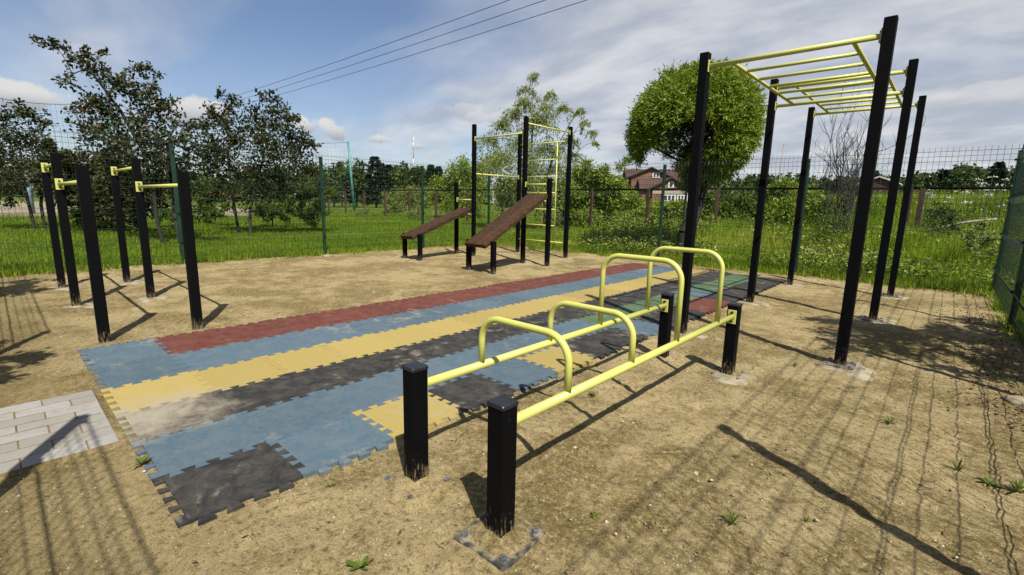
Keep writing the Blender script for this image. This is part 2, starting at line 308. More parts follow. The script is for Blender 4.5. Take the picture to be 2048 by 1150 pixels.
LEAF = {
 'grass': leaf_mat('grass_blade', [(0, (.080, .145, .008)), (.55, (.165, .265, .012)), (1, (.290, .350, .034))], .45, k=.70),
 'meadow': leaf_mat('meadow_blade', [(0, (.050, .105, .006)), (.5, (.165, .255, .012)), (.85, (.300, .370, .028)), (1, (.45, .41, .11))], .42, k=.88),
 'purple': leaf_mat('dark_crab_apple_leaf', [(0, (.012, .022, .005)), (.5, (.032, .050, .009)), (.70, (.080, .098, .022)), (.86, (.095, .042, .026)), (1, (.15, .17, .06))], .25, .6),
 'green': leaf_mat('shrub_leaf', [(0, (.045, .090, .012)), (.6, (.110, .180, .020)), (1, (.190, .240, .045))], .35),
 'willow': leaf_mat('willow_leaf', [(0, (.085, .150, .012)), (.5, (.190, .285, .022)), (1, (.40, .45, .10))], .40, k=.76),
 'pale': leaf_mat('pale_willow_leaf', [(0, (.110, .155, .030)), (.5, (.200, .250, .055)), (1, (.33, .36, .13))], .38, k=.80),
 'dark': leaf_mat('far_tree_leaf', [(0, (.024, .048, .010)), (.6, (.070, .112, .024)), (1, (.140, .185, .040))], .25),
 'spruce': leaf_mat('far_spruce_needle', [(0, (.009, .020, .010)), (1, (.026, .044, .020))], .1),
 'white': leaf_mat('white_petal', [(0, (.62, .62, .56)), (1, (.80, .80, .76))], .2), 'yflower': leaf_mat('yellow_petal', [(0, (.55, .45, .02)), (1, (.70, .60, .06))], .2),
 'meadow_leaf': leaf_mat('meadow_weed_leaf', [(0, (.030, .065, .008)), (.45, (.110, .175, .016)), (.8, (.260, .320, .040)), (1, (.48, .47, .16))], .35, k=.85),
 'fresh': leaf_mat('fresh_weed_leaf', [(0, (.110, .170, .020)), (1, (.240, .300, .060))], .35, k=.55)}

# ------------------------------------------------------------------ ground, sand, path, court
FX0, FX1, FY0, FY1 = -13.45, .82, -.70, 13.3                          # the fence rectangle
def grid_mesh(name, xs, ys, zf):
    X, Y = np.meshgrid(xs, ys); Z = zf(X, Y); n, m = len(xs), len(ys)
    V = np.stack([X.ravel(), Y.ravel(), Z.ravel()], 1); i = np.arange((m-1)*(n-1)); r = i//(n-1); c = i % (n-1); a = r*n+c
    return fast_mesh(name, V, np.stack([a, a+1, a+n+1, a+n], 1), True)
u = np.linspace(-1, 1, 261); gx = -8+np.sinh(u*5.2)/math.sinh(5.2)*1800; gy = 12+np.sinh(u*5.2)/math.sinh(5.2)*1800
def ground_z(X, Y):
    inside = sstep(.9, .35, np.maximum(np.maximum(FX0-.2-X, X-FX1-.2), np.maximum(Y-FY1-.2, FY0-.2-Y)))
    return terrain(X, Y)*(1-inside)-.10*inside
tag(link_mesh('ground', grid_mesh('ground', gx, gy, ground_z), M['turf']), 'green turf spreading out beyond the wire fence', kind='structure')

MX = [-6.42, -5.62, -4.94, -4.28, -3.70, -3.12, -2.56]; MY0, MSTEP, MN = .44, .61, 19
MOUNDS = [(-1.40, 1.49, .12, .03), (-2.07, 1.49, .16, .035), (-2.07, 4.69, .2, .03), (-1.40, 4.69, .2, .025), (-.65, 5.83, .2, .01), (-.65, 8.67, .2, .01)]
FOOT = [(random.uniform(FX0+.5, FX1-.2), random.uniform(FY0+.2, FY1-.5), random.uniform(0, 3.1), random.uniform(.006, .014)) for _ in range(520)]+[(random.uniform(-2.6, .6), random.uniform(.8, 6.5), random.uniform(0, 3.1), random.uniform(.007, .016)) for _ in range(170)]
def foot_z(X, Y):
    z = np.zeros(np.broadcast(X, Y).shape)
    for fx, fy, fa, fd in FOOT:
        if X.ndim == 2:
            i0, i1 = np.searchsorted(X[0], (fx-.3, fx+.3)); j0, j1 = np.searchsorted(Y[:, 0], (fy-.3, fy+.3)); sl = (slice(j0, j1), slice(i0, i1))
        else: sl = slice(None)
        dx, dy = X[sl]-fx, Y[sl]-fy; a = dx*math.cos(fa)+dy*math.sin(fa); b = -dx*math.sin(fa)+dy*math.cos(fa); e = (a/.13)**2+(b/.055)**2
        z[sl] += -fd*np.exp(-e*e)+fd*.45*np.exp(-(e-1.8)**2*1.6)
    return z
def sand_z(X, Y):
    d = np.maximum(np.maximum(FX0-X, X-FX1), np.maximum(Y-FY1, FY0-.6-Y)) + (fbm(X*1.3, Y*1.3, 3, 9)-.45)*.55
    z = (fbm(X*.45, Y*.45, 3, 1)-.45)*.030+(fbm(X*2.2, Y*2.2, 4, 5)-.47)*.034+(fbm(X*6.5, Y*6.5, 4, 8)-.45)*.026
    mat_in = np.minimum(np.minimum(X-MX[0], MX[-1]-X), np.minimum(Y-MY0, MY0+MSTEP*MN-Y)); z = z-.03*sstep(.0, .25, mat_in)+.014*np.exp(-(np.minimum(np.abs(X-MX[0]), np.abs(Y-MY0))/.12)**2)
    pav = np.minimum(np.minimum(X+5.02, -3.78-X), .40-Y); pm = sstep(-.03, .02, pav); z = z*(1-pm)+(.0205+z*.03)*pm
    for (mx, my, r, h) in MOUNDS: z = z+h*np.exp(-((X-mx)**2+(Y-my)**2)/(r*r)*2.2)
    if X.ndim == 2: z = z+foot_z(X, Y)*(1-pm)*sstep(.05, -.05, mat_in)
    return z-.16*sstep(.05, .45, d)
def spaced(segs):
    o = []
    for a, b, s in segs: o += list(np.arange(a, b-1e-6, s))
    return np.array(o+[segs[-1][1]])
sx = spaced([(FX0-.6, -7, .075), (-7, -3.2, .045), (-3.2, FX1, .026), (FX1, FX1+.6, .06)]); sy = spaced([(FY0-1.2, .3, .05), (.3, 4.5, .026), (4.5, 8, .045), (8, FY1+.6, .075)])
tag(link_mesh('sand_yard', grid_mesh('sand_yard', sx, sy, sand_z), M['sand']), 'trampled sandy ground of the fenced exercise yard', kind='structure')

# pebbles on the sand (uncountable) and a few loose stones
def blobs(P, R, seed):
    r = np.random.default_rng(seed); base = np.array([(1, 0, 0), (-1, 0, 0), (0, 1, 0), (0, -1, 0), (0, 0, 1), (0, 0, -1)], float); fc = np.array([(0, 2, 4), (2, 1, 4), (1, 3, 4), (3, 0, 4), (2, 0, 5), (1, 2, 5), (3, 1, 5), (0, 3, 5)])
    n = len(P); S = R[:, None, None]*base[None]*r.uniform(.6, 1.3, (n, 6, 1)); a = r.uniform(0, 6.28, n); ca, sa = np.cos(a), np.sin(a)
    X = S[..., 0]*ca[:, None]-S[..., 1]*sa[:, None]; Y = S[..., 0]*sa[:, None]+S[..., 1]*ca[:, None]
    V = np.stack([X, Y, S[..., 2]*.6], 2)+P[:, None, :]; Fc = fc[None]+np.arange(n)[:, None, None]*6
    return V.reshape(-1, 3), Fc.reshape(-1, 3), np.repeat(r.random(n), 6)
n = 15000; px = rng.uniform(FX0, FX1, n*3); py = rng.uniform(FY0, FY1, n*3)
keep = (rng.random(n*3) < np.clip(2.2/np.hypot(px, py), .05, 1)) & ~((px > MX[0]) & (px < MX[-1]+.05) & (py > MY0) & (py < MY0+MSTEP*MN)) & ~((px > -5.05) & (px < -3.75) & (py < .44))
px, py = px[keep], py[keep]; rr = rng.gamma(2.0, .0017, len(px))+.0020
P = np.stack([px, py, sand_z(px, py)+rr*.15], 1); V, Fc, at = blobs(P, rr, 3)
tag(link_mesh('pebbles', fast_mesh('pebbles', V, Fc, True, at), M['pebble']), 'small pale pebbles strewn over the sand', 'pebbles', kind='stuff')
def stone(px_, py_, r, label, mat='pebble', flat=.5):
    g = on_ground(px_, py_); b = MB(); rr_ = random.Random(int(px_)); rings = []
    nr, ns = 5, 9; V = []
    for i in range(nr):
        th = math.pi*(i+.5)/nr
        for j in range(ns):
            q = 2*math.pi*j/ns; k = r*rr_.uniform(.82, 1.18); V.append((math.sin(th)*math.cos(q)*k*1.25, math.sin(th)*math.sin(q)*k, math.cos(th)*k*flat))
    Fc = [(i*ns+j, (i+1)*ns+j, (i+1)*ns+(j+1) % ns, i*ns+(j+1) % ns) for i in range(nr-1) for j in range(ns)]+[tuple(range(ns)), tuple(reversed(range((nr-1)*ns, nr*ns)))]
    b.add(V, Fc, True); o = b.build('stone', M[mat]); o.location = (g.x, g.y, float(sand_z(np.array([g.x]), np.array([g.y]))[0])+r*flat*.25); o.rotation_euler = (0, 0, rr_.uniform(0, 6))
    tag(o, label, 'stone', 'loose stones on the sand')
stone(2042, 806, .11, 'largest pale flat stone at the right edge of the sand', 'concrete', .35)
stone(1392, 946, .017, 'small round white stone between the low rails and the long post shadow')
stone(1150, 896, .012, 'tiny white stone just beside the low black post with rail')
stone(655, 512, .16, 'pale flat stone at the foot of the green fence post', 'concrete', .3)
stone(300, 760, .05, 'pale stone chip beside the blue corner of the mat', 'concrete', .4)

# path of grey pavers, each one an object
path = empty('paved_path', (-4.4, -.15, 0)); tag(path, 'short path of pale grey concrete pavers', kind='structure')
PAV = MB().box((0, 0, 0), (.294, .139, .07), 0, .004).mesh('paver'); PAV2 = MB().box((0, 0, 0), (.144, .139, .07), 0, .004).mesh('paver'); k = 0
for r_ in range(8):
    x = -5.0+.0755+r_*.151; y = .40
    if r_ % 2: lens = [.15]+[.30]*4
    else: lens = [.30]*4
    for ln in lens:
        o = link_mesh('paver', PAV if ln > .2 else PAV2, M['paver'], path); yc = y-ln/2
        o.location = (x+4.4+random.uniform(-.002, .002), yc+.15, -.048+random.uniform(-.0005, .0022)); o.rotation_euler = (random.uniform(-.006, .006), random.uniform(-.006, .006), math.pi/2+random.uniform(-.008, .008)); y -= ln
court = MB().slab([(-46, -30), (-46, 16), (-62, 22), (-110, 22), (-120, -30)], -.05, .16)
tag(court.build('sports_court', M['court']), 'beige sports court beyond the dark trees', kind='structure')

# ------------------------------------------------------------------ rubber mat of interlocking tiles
mat_root = empty('rubber_mat', (MX[-1], MY0, 0))
tag(mat_root, 'long rubber mat of interlocking tiles striped red, blue, yellow and black', 'rubber mat')
def tile_mesh(w, h):
    g = .0007; nt_, d, a, c = 4, .048, .026, .042; P = []
    def edge(p0, p1, out, tabs, sgn):
        p0 = Vector(p0); p1 = Vector(p1); t = (p1-p0).normalized(); ln = (p1-p0).length; o_ = Vector(out); r = []
        for k in range(nt_):
            m_ = .112+(ln-.224)*k/(nt_-1); s = 1 if tabs else -1; e = -g if tabs else g
            r += [p0+t*(m_-a-e)+o_*0, p0+t*(m_-c-e)+o_*(s*0+d*(1 if tabs else -1)), p0+t*(m_+c+e)+o_*(d*(1 if tabs else -1)), p0+t*(m_+a+e)]
        return r
    hw, hh = w/2-g, h/2-g
    P += [Vector((-hw, -hh))]+edge((-hw, -hh), (hw, -hh), (0, -1), False, 1)+[Vector((hw, -hh))]+edge((hw, -hh), (hw, hh), (1, 0), True, 1)
    P += [Vector((hw, hh))]+edge((hw, hh), (-hw, hh), (0, 1), True, 1)+[Vector((-hw, hh))]+edge((-hw, hh), (-hw, -hh), (-1, 0), False, 1)
    n_ = len(P); V = [(p.x, p.y, .024) for p in P]+[(p.x*1., p.y*1., -.03) for p in P]
    b = MB(); b.add(V, [tuple(range(n_))]+[(n_+i, n_+(i+1) % n_, (i+1) % n_, i) for i in range(n_)]); return b.mesh('tile')
ROWCOL = {0: ['black', 'blue', 'yellow', 'black', 'blue', 'yellow', 'black', 'black', 'blue', 'black', 'black', 'red', 'red']+['black']*6,
          1: ['blue']*8+['green']*5+['blue']+['green']*5, 2: ['black']*19, 3: ['yellow']*19, 4: ['blue']*19, 5: ['blue']+['red']*18}
for i in range(6):
    x0, x1 = MX[5-i], MX[6-i]; base = tile_mesh(x1-x0, MSTEP); byc = {}
    for j in range(MN):
        c = ROWCOL[i][j]
        if c not in byc:
            me = base.copy(); me.materials.append(TILE[c]); byc[c] = me
        o = link_mesh('tile', byc[c], None, mat_root); o.location = ((x0+x1)/2-MX[-1], MSTEP*(j+.5), random.uniform(-.002, .002)); o.rotation_euler = (random.gauss(0, .003), random.gauss(0, .003), 0)

# ------------------------------------------------------------------ exercise equipment
PW = .10
def post_part(parent, x, y, h, w=PW, z0=-.15, name='post', capped=False):
    b = MB().box((x, y, z0), (w, w, h-z0), 0, .004); p = b.build(name, M['black'], parent)
    if capped:
        MB().box((x, y, h-.012), (w+.008, w+.008, .020), 0, .005).build('cap', M['cap'], p)
    return p
def bracket(parent, x, y, z, face, w=.075, h=.13, bolts=True):
    """yellow plate on a post face; face = outward unit vector (axis aligned)"""
    fx, fy = face; s = PW/2+.006; c = (x+fx*s, y+fy*s, z-h/2)
    p = MB().box(c, (.010 if fx else w, .010 if fy else w, h), 0, .003).build('bracket', M['yellow'], parent)
    if bolts:
        for dz in (-.042, .042):
            q = Vector((x+fx*(s+.004), y+fy*(s+.004), z+dz)); MB().tube([q, q+Vector((fx, fy, 0))*.012], .013, 8, False).build('bolt', M['bolt'], p)
    return p
def bar(parent, pts, r, name): return MB().tube(pts, r, 14).build(name, M['yellow'], parent)
def base_plate(parent, x, y, z=.006, s=.30, rz=0., only_rim=True):
    p = MB().box((x, y, z-.02), (s, s, .022), rz, .004).build('base_plate', M['plate'], parent)
    for sx_ in (-1, 1):
        for sy_ in (-1, 1):
            a, b = sx_*s*.38, sy_*s*.38; q = Vector((x+a*math.cos(rz)-b*math.sin(rz), y+a*math.sin(rz)+b*math.cos(rz), z))
            MB().tube([q, q+Vector((0, 0, .018))], .017, 6, False).build('bolt', M['zinc'], p)
    return p
def footing(x, y, r, z=.0, seed=0, sq=False):
    rr_ = random.Random(seed); n_ = 34; b = MB(); inner = []; V = []; Fc = []
    for k, (f, zz) in enumerate(((1.06, -.05), (1.0, z), (.6, z+.004))):
        for i in range(n_):
            q = 2*math.pi*i/n_; sq_ = 1/max(abs(math.cos(q)), abs(math.sin(q)))**(.75 if sq else .15)
            rd = r*f*sq_*(1+.18*math.sin(q*2+seed)+.12*math.sin(q*5+seed*2)+rr_.uniform(-.12, .12)) if k < 2 else r*f
            V.append((x+rd*math.cos(q), y+rd*math.sin(q), zz+rr_.uniform(-.003, .003)))
    for k in range(2):
        for i in range(n_): j = (i+1) % n_; Fc.append((k*n_+i, k*n_+j, (k+1)*n_+j, (k+1)*n_+i))
    Fc.append(tuple(range(2*n_, 3*n_))); b.add(V, Fc, True); tag(b.build('concrete_footing', M['concrete']), 'pale concrete footing around a post', kind='structure')

# low step-over rails with four hoops
lr = empty('hurdle_rails', (0, 0, 0)); tag(lr, 'low yellow tube rails with four hoops on four short black posts', 'exercise rails')
XA, XB, YA, YB, HP = -2.07, -1.40, 1.49, 4.69, .70; ZR = .585
for (x, y) in ((XB, YA), (XA, YA), (XA, YB), (XB, YB)): post_part(lr, x, y, HP, capped=True)
for x in (XA, XB):
    bar(lr, [(x, YA+PW/2, ZR), (x, YB-PW/2, ZR)], .0255, 'side_rail')
    bracket(lr, x, YA, ZR, (0, 1)); bracket(lr, x, YB, ZR, (0, -1))
def hoop_pts(y, zt, r):
    pts = [(XA, y, ZR)]
    for cx, a0 in ((XA+r, math.pi), (XB-r, math.pi/2)):
        for k in range(11): q = a0-k/10*math.pi/2; pts.append((cx+r*math.cos(q), y, zt-r+r*math.sin(q)))
    return pts+[(XB, y, ZR)]
for y, zt in ((2.0, .905), (2.70, .905), (3.39, 1.20), (4.24, 1.215)): bar(lr, hoop_pts(y, zt, .15), .021, 'hoop')
base_plate(lr, XB, YA, .022, .32, .06); base_plate(lr, XA, YA, .008, .32, -.05)
def sand_drift(x, y, s_, z0, rz, seed, cov, bare=1.):
    g_ = np.linspace(-s_/2, s_/2, 41)
    def zf(X, Y):
        e = cov-np.maximum(np.abs(X), np.abs(Y))+.075*(fbm(X*8+seed, Y*8+3, 3, seed)-.45)+.02*(fbm(X*30, Y*30, 2, seed)-.4); corner = np.hypot(np.abs(X)-.122, np.abs(Y)-.122)
        return z0-.030+.036*sstep(-.015, .030, e)*(1-bare*(1-sstep(.015, .05, corner)))+.040*np.exp(-(X*X+Y*Y)/.0085)+.006*(fbm(X*45, Y*45, 3, seed)-.4)
    o = link_mesh('sand_drift', grid_mesh('sand_drift', g_, g_, zf), M['sand']); o.location = (x, y, 0); o.rotation_euler = (0, 0, rz); tag(o, 'sand blown over the base plate of a short post', kind='structure')
sand_drift(XB, YA, .44, .022, .06, 3, .156); sand_drift(XA, YA, .46, .010, -.05, 8, .185, .0); base_plate(lr, XB, YB, .004, .30, .1); base_plate(lr, XA, YB, -.004, .28, 0)
footing(XB+.05, YB-.05, .20, .008, 5)

# monkey bars
mk = empty('monkey_bars', (0, 0, 0)); tag(mk, 'tall monkey bars with yellow overhead ladders on six black posts', 'monkey bars')
XL, XR = -2.35, -.65; MYS = (5.83, 8.67, 11.40); MH = (3.36, 3.62, 3.62)
for x in (XL, XR):
    for y, h in zip(MYS, MH): post_part(mk, x, y, h)
for zi, ya, yb in ((3.21, MYS[0], MYS[1]), (3.48, MYS[1], MYS[2])):
    for y in (ya, yb):
        bar(mk, [(XL+PW/2, y, zi), (XR-PW/2, y, zi)], .026, 'cross_bar')
        bracket(mk, XL, y, zi, (1, 0)); bracket(mk, XR, y, zi, (-1, 0))
    fr = bar(mk, [(XL+.31, ya, zi), (XL+.31, yb, zi)], .022, 'ladder_stringer'); bar(mk, [(XR-.27, ya, zi), (XR-.27, yb, zi)], .022, 'ladder_stringer')
    for k in range(1, 6):
        y = ya+(yb-ya)*k/6; bar(mk, [(XL+.31, y, zi), (XR-.27, y, zi)], .019, 'rung')
for i, (x, y) in enumerate(((XR, MYS[0]), (XR, MYS[1]), (XR, MYS[2]), (XL, MYS[0]), (XL, MYS[1]), (XL, MYS[2]))):
    footing(x+.04, y, .25 if i < 3 else .22, .006, i+10, i < 2)
    if i < 3: base_plate(mk, x, y, .022, .26, .05*i)

# stepped dip bars: two rows of three posts
for yy, lab, s in ((.69, 'stepped row of three black posts with yellow bars, standing on the mat corner', 0), (1.57, 'stepped row of three black posts with yellow bars, the row nearer the benches', 1)):
    t = empty('dip_bar', (0, 0, 0)); tag(t, lab, 'dip bar', 'stepped dip bars')
    xs_ = (-6.67, -9.17, -11.09); hs = (1.88, 2.14, 2.14)
    for x, h in zip(xs_, hs): post_part(t, x, yy, h)
    for a, b_, z in ((0, 1, 1.725), (1, 2, 2.01)):
        bar(t, [(xs_[a]-PW/2, yy, z), (xs_[b_]+PW/2, yy, z)], .022, 'dip_rail'); bracket(t, xs_[a], yy, z, (-1, 0), .085, .15); bracket(t, xs_[b_], yy, z, (1, 0), .085, .15)
    for k, x in enumerate(xs_):
        if k: footing(x+.05, yy+.05, .24, .005, 30+k+s*3)

# pull-up station with ladder and two sloping benches
st = empty('workout_station', (0, 0, 0)); tag(st, 'pull-up frame with yellow wall ladder and two sloping brown sit-up benches', 'workout station')
A, B, C, D = (-10.42, 9.68), (-8.38, 9.60), (-10.38, 11.62), (-8.42, 11.60)
for q in (A, B, C, D): post_part(st, *q, 3.80)
bar(st, [(A[0]+.05, A[1], 3.40), (B[0]-.05, B[1], 3.40)], .021, 'pull_up_bar'); bracket(st, *A, 3.40, (1, 0)); bracket(st, *B, 3.40, (-1, 0))
bar(st, [(A[0], A[1]+.05, 2.42), (C[0], C[1]-.05, 2.42)], .021, 'pull_up_bar'); bracket(st, *A, 2.42, (0, 1)); bracket(st, *C, 2.42, (0, -1))
bar(st, [(B[0], B[1]+.05, 3.64), (D[0], D[1]-.05, 3.64)], .021, 'pull_up_bar'); bracket(st, *B, 3.64, (0, 1)); bracket(st, *D, 3.64, (0, -1))
ladder = MB().tube([(-10.13, 11.61, .40), (-10.13, 11.61, 3.42)], .019, 10).build('wall_ladder', M['yellow'], st)
MB().tube([(-8.88, 11.61, .40), (-8.88, 11.61, 3.42)], .019, 10).build('stringer', M['yellow'], ladder)
for k in range(7):
    z = .45+k*(3.41-.45)/6; ext = (C[0]+.05, D[0]-.05) if k in (0, 6) else (-10.13, -8.88)
    MB().tube([(ext[0], 11.61, z), (ext[1], 11.61, z)], .019, 10).build('rung', M['yellow'], ladder)
def bench(xl, xr, y0, y1, z0, z1, upper):
    """short legs in front, planks rising to the upper posts"""
    for x in (xl, xr): post_part(st, x, y0+.10, z0+.02)
    sl = (z1-z0)/(y1-y0); y0b, y1b = y0-.10, y1+.02; pts = []
    inner0, inner1 = xl+PW/2+.012, xr-PW/2-.012; np_ = 4; w = (inner1-inner0)/np_
    board = None
    bar(st, [(xl+.05, y0+.10, z0-.06), (xr-.05, y0+.10, z0-.06)], .018, 'support_bar'); bar(st, [(xl+.05, y1-.08, z1-.16), (xr-.05, y1-.08, z1-.16)], .018, 'support_bar')
    grp = None
    for k in range(np_):
        a = inner0+k*w+.003; c = inner0+(k+1)*w-.003; t = .095; nz = 1/math.hypot(1, sl); dy, dz = -sl*nz*t, nz*t; e = random.uniform(-.012, .012)
        zA, zB = z0+(y0b-y0)*sl, z0+(y1b-y0)*sl
        v = [(a, y0b+e-dy, zA-dz), (c, y0b+e-dy, zA-dz), (c, y1b+e-dy, zB-dz), (a, y1b+e-dy, zB-dz), (a, y0b+e, zA), (c, y0b+e, zA), (c, y1b+e, zB), (a, y1b+e, zB)]
        o = MB().hexa(v); o = o.build('plank', M['wood'], grp or st)
        if grp is None: grp = o; o.name = 'bench_board'
        bv = o.modifiers.new('edge', 'BEVEL'); bv.width = .006; bv.segments = 1
bench(-11.16, -10.46, 7.65, 9.68, .70, 1.42, 2.19); post_part(st, -11.22, 9.70, 2.19)
bar(st, [(-11.17, 9.70, 1.67), (A[0]-.05, A[1], 1.67)], .02, 'foot_bar'); bracket(st, -11.22, 9.70, 1.67, (1, 0)); bracket(st, *A, 1.67, (-1, 0))
bench(-8.32, -7.50, 7.48, 9.55, .72, 1.83, 2.23); post_part(st, -7.56, 9.62, 2.23)
bar(st, [(B[0]+.05, B[1], 2.09), (-7.61, 9.62, 2.09)], .02, 'foot_bar'); bracket(st, *B, 2.09, (1, 0)); bracket(st, -7.56, 9.62, 2.09, (-1, 0))
for k, q in enumerate((A, B, C, D, (-11.16, 7.75), (-10.46, 7.75), (-8.32, 7.58), (-7.50, 7.58), (-7.56, 9.62))): footing(q[0]+.05, q[1], .17, .002, 50+k)

# ------------------------------------------------------------------ green welded-wire fence, four runs
FH = 2.90; ZS = [.06, .20, .42, .52, .62, .86, 1.10, 1.20, 1.30, 1.54, 1.78, 1.88, 1.98, 2.22, 2.46, 2.62, 2.72, 2.82]; RIDGE = {.52, 1.20, 1.88, 2.72}
def wire_panel(p0, p1, nrm):
    """welded mesh between two points, folded into ridges; returns one mesh"""
    p0 = np.array(p0, float); p1 = np.array(p1, float); ln = np.linalg.norm(p1-p0); t = (p1-p0)/ln; nv = max(2, int(ln/.09)); V = []; Fc = []
    zs = [0.03]+ZS+[FH]; off = [.045 if z in RIDGE else 0 for z in zs]; nrm = np.array(nrm, float); r = .0027; k4 = [(1, 0), (0, 1), (-1, 0), (0, -1)]
    for i in range(nv):
        q = p0+t*(ln*(i+.5)/nv); o = len(V)
        for z, of in zip(zs, off):
            for a, b in k4: V.append((q[0]+t[0]*a*r+nrm[0]*(of+b*r), q[1]+t[1]*a*r+nrm[1]*(of+b*r), z))
        for s in range(len(zs)-1):
            for a in range(4): b = (a+1) % 4; Fc.append((o+s*4+a, o+s*4+b, o+s*4+4+b, o+s*4+4+a))
    for z in ZS:
        of = .045 if z in RIDGE else 0; o = len(V); rr_ = .0038
        for q in (p0, p1):
            for a, b in k4: V.append((q[0]+nrm[0]*(of+a*rr_), q[1]+nrm[1]*(of+a*rr_), z+b*rr_))
        for a in range(4): b = (a+1) % 4; Fc.append((o+a, o+b, o+4+b, o+4+a))
    return fast_mesh('mesh_panel', np.array(V), np.array(Fc))
def wire_fence(label, pts, skip=(), nrm=(0, 0), first=True, last=True):
    f = empty('wire_fence', (pts[0][0], pts[0][1], 0)); tag(f, label, 'fence', 'green wire fence runs'); f0 = Vector((pts[0][0], pts[0][1], 0))
    for i, (x, y) in enumerate(pts):
        if (i == 0 and not first) or (i == len(pts)-1 and not last): continue
        o = MB().box((x-f0.x, y-f0.y, -.2), (.075, .075, 2.97), 0, .006).build('post', M['green_post'], f)
        MB().box((x-f0.x, y-f0.y, 2.765), (.082, .082, .02), 0, .004).build('cap', M['cap'], o)
        for z in (.52, 1.20, 1.88, 2.60): MB().box((x-f0.x+nrm[0]*.05, y-f0.y+nrm[1]*.05, z), (.05, .05, .035)).build('clip', M['cap'], o)
    for i in range(len(pts)-1):
        if i in skip: continue
        o = link_mesh('mesh_panel', wire_panel(pts[i], pts[i+1], nrm), M['wire'], f); o.location = (-f0.x, -f0.y, 0)
LY = [-.70, 3.0, 6.54, 10.1, 13.3]; BX = [-13.45, -9.71, -6.26, -2.67, .82]; RY = [13.3, 9.5, 5.95, 2.5, -.70]; GX = [.82, -2.57, -5.78, -9.5, -13.45]
wire_fence('green wire mesh fence in front of the dark trees at left', [(FX0, y) for y in LY], nrm=(1, 0), last=False)
wire_fence('green wire mesh fence at the back between yard and meadow', [(x, FY1) for x in BX], nrm=(0, -1), last=False)
wire_fence('green wire mesh fence at the right edge, seen almost end on', [(FX1, y) for y in RY], nrm=(-1, 0))
wire_fence('green wire mesh fence behind the viewpoint, with the open gateway', [(x, FY0) for x in GX], skip=(1,), nrm=(0, 1), first=False, last=False)

# ------------------------------------------------------------------ vegetation builders
def unit(n, r): v = r.normal(size=(n, 3)); return v/np.linalg.norm(v, axis=1, keepdims=True)
def leaf_quads(C, D, ln, wd, r, fold=.0):
    """rhombic leaves: C base points, D directions (unit), ln/wd per leaf"""
    n = len(C); S = np.cross(D, unit(n, r)); S /= np.linalg.norm(S, axis=1, keepdims=True)+1e-9
    ln = np.broadcast_to(np.asarray(ln, float), (n,))[:, None]; wd = np.broadcast_to(np.asarray(wd, float), (n,))[:, None]
    nn = np.cross(D, S)
    V = np.stack([C, C+D*ln*.42+S*wd*.5, C+D*ln+nn*ln*.12, C+D*ln*.42-S*wd*.5], 1)
    return V.reshape(-1, 3), np.arange(n*4).reshape(n, 4), np.repeat(r.random(n), 4)
def blades(P, h, w, r, lean=.35):
    n = len(P); a = r.uniform(0, 6.283, n); b = r.uniform(0, 6.283, n); w = np.broadcast_to(w, (n,)); h = np.broadcast_to(h, (n,)); le = np.abs(r.normal(0, lean, n))
    s = np.stack([np.cos(a), np.sin(a), np.zeros(n)], 1)*(w/2)[:, None]; t = np.stack([np.cos(b)*le*h, np.sin(b)*le*h, h], 1)
    V = np.stack([P-s, P+s, P+t], 1); return V.reshape(-1, 3), np.arange(n*3).reshape(n, 3), np.repeat(r.random(n), 3)
class Wood:
    """branch graph with pipe-model radii"""
    def __init__(s, trunk, r0, expo=.5):
        s.p = [Vector(q) for q in trunk]; s.par = [-1]+list(range(len(trunk)-1)); s.r0 = r0; s.tips = []; s.expo = expo
    def grow(s, target, r, segs=4, lift=.25):
        T = Vector(target); best, bi = 1e9, 0
        for i, q in enumerate(s.p):
            if i == 0: continue
            c = (q-T).length+.9*max(0, q.z-T.z+.1)
            if c < best: best, bi = c, i
        q = s.p[bi]; ctrl = q.lerp(T, .45)+Vector((0, 0, lift*(T-q).length))+Vector(r.normal(0, .06, 3))*(T-q).length; prev = bi
        for k in range(1, segs+1):
            t = k/segs; pt = q*(1-t)**2+ctrl*2*t*(1-t)+T*t*t; s.p.append(pt); s.par.append(prev); prev = len(s.p)-1
        s.tips.append(prev); return prev
    def mesh_into(s, b, sides=6, rmin=.006):
        n = len(s.p); w = [0]*n
        for t in s.tips:
            while t >= 0: w[t] += 1; t = s.par[t]
        tot = max(1, w[0]); rad = [max(rmin, s.r0*(max(x, .4)/tot)**s.expo) for x in w]
        for i in range(1, n):
            j = s.par[i]; b.tube([s.p[j], s.p[i]], [min(rad[j], rad[i]*1.5), rad[i]], sides if rad[i] > .03 else 4, True, False)
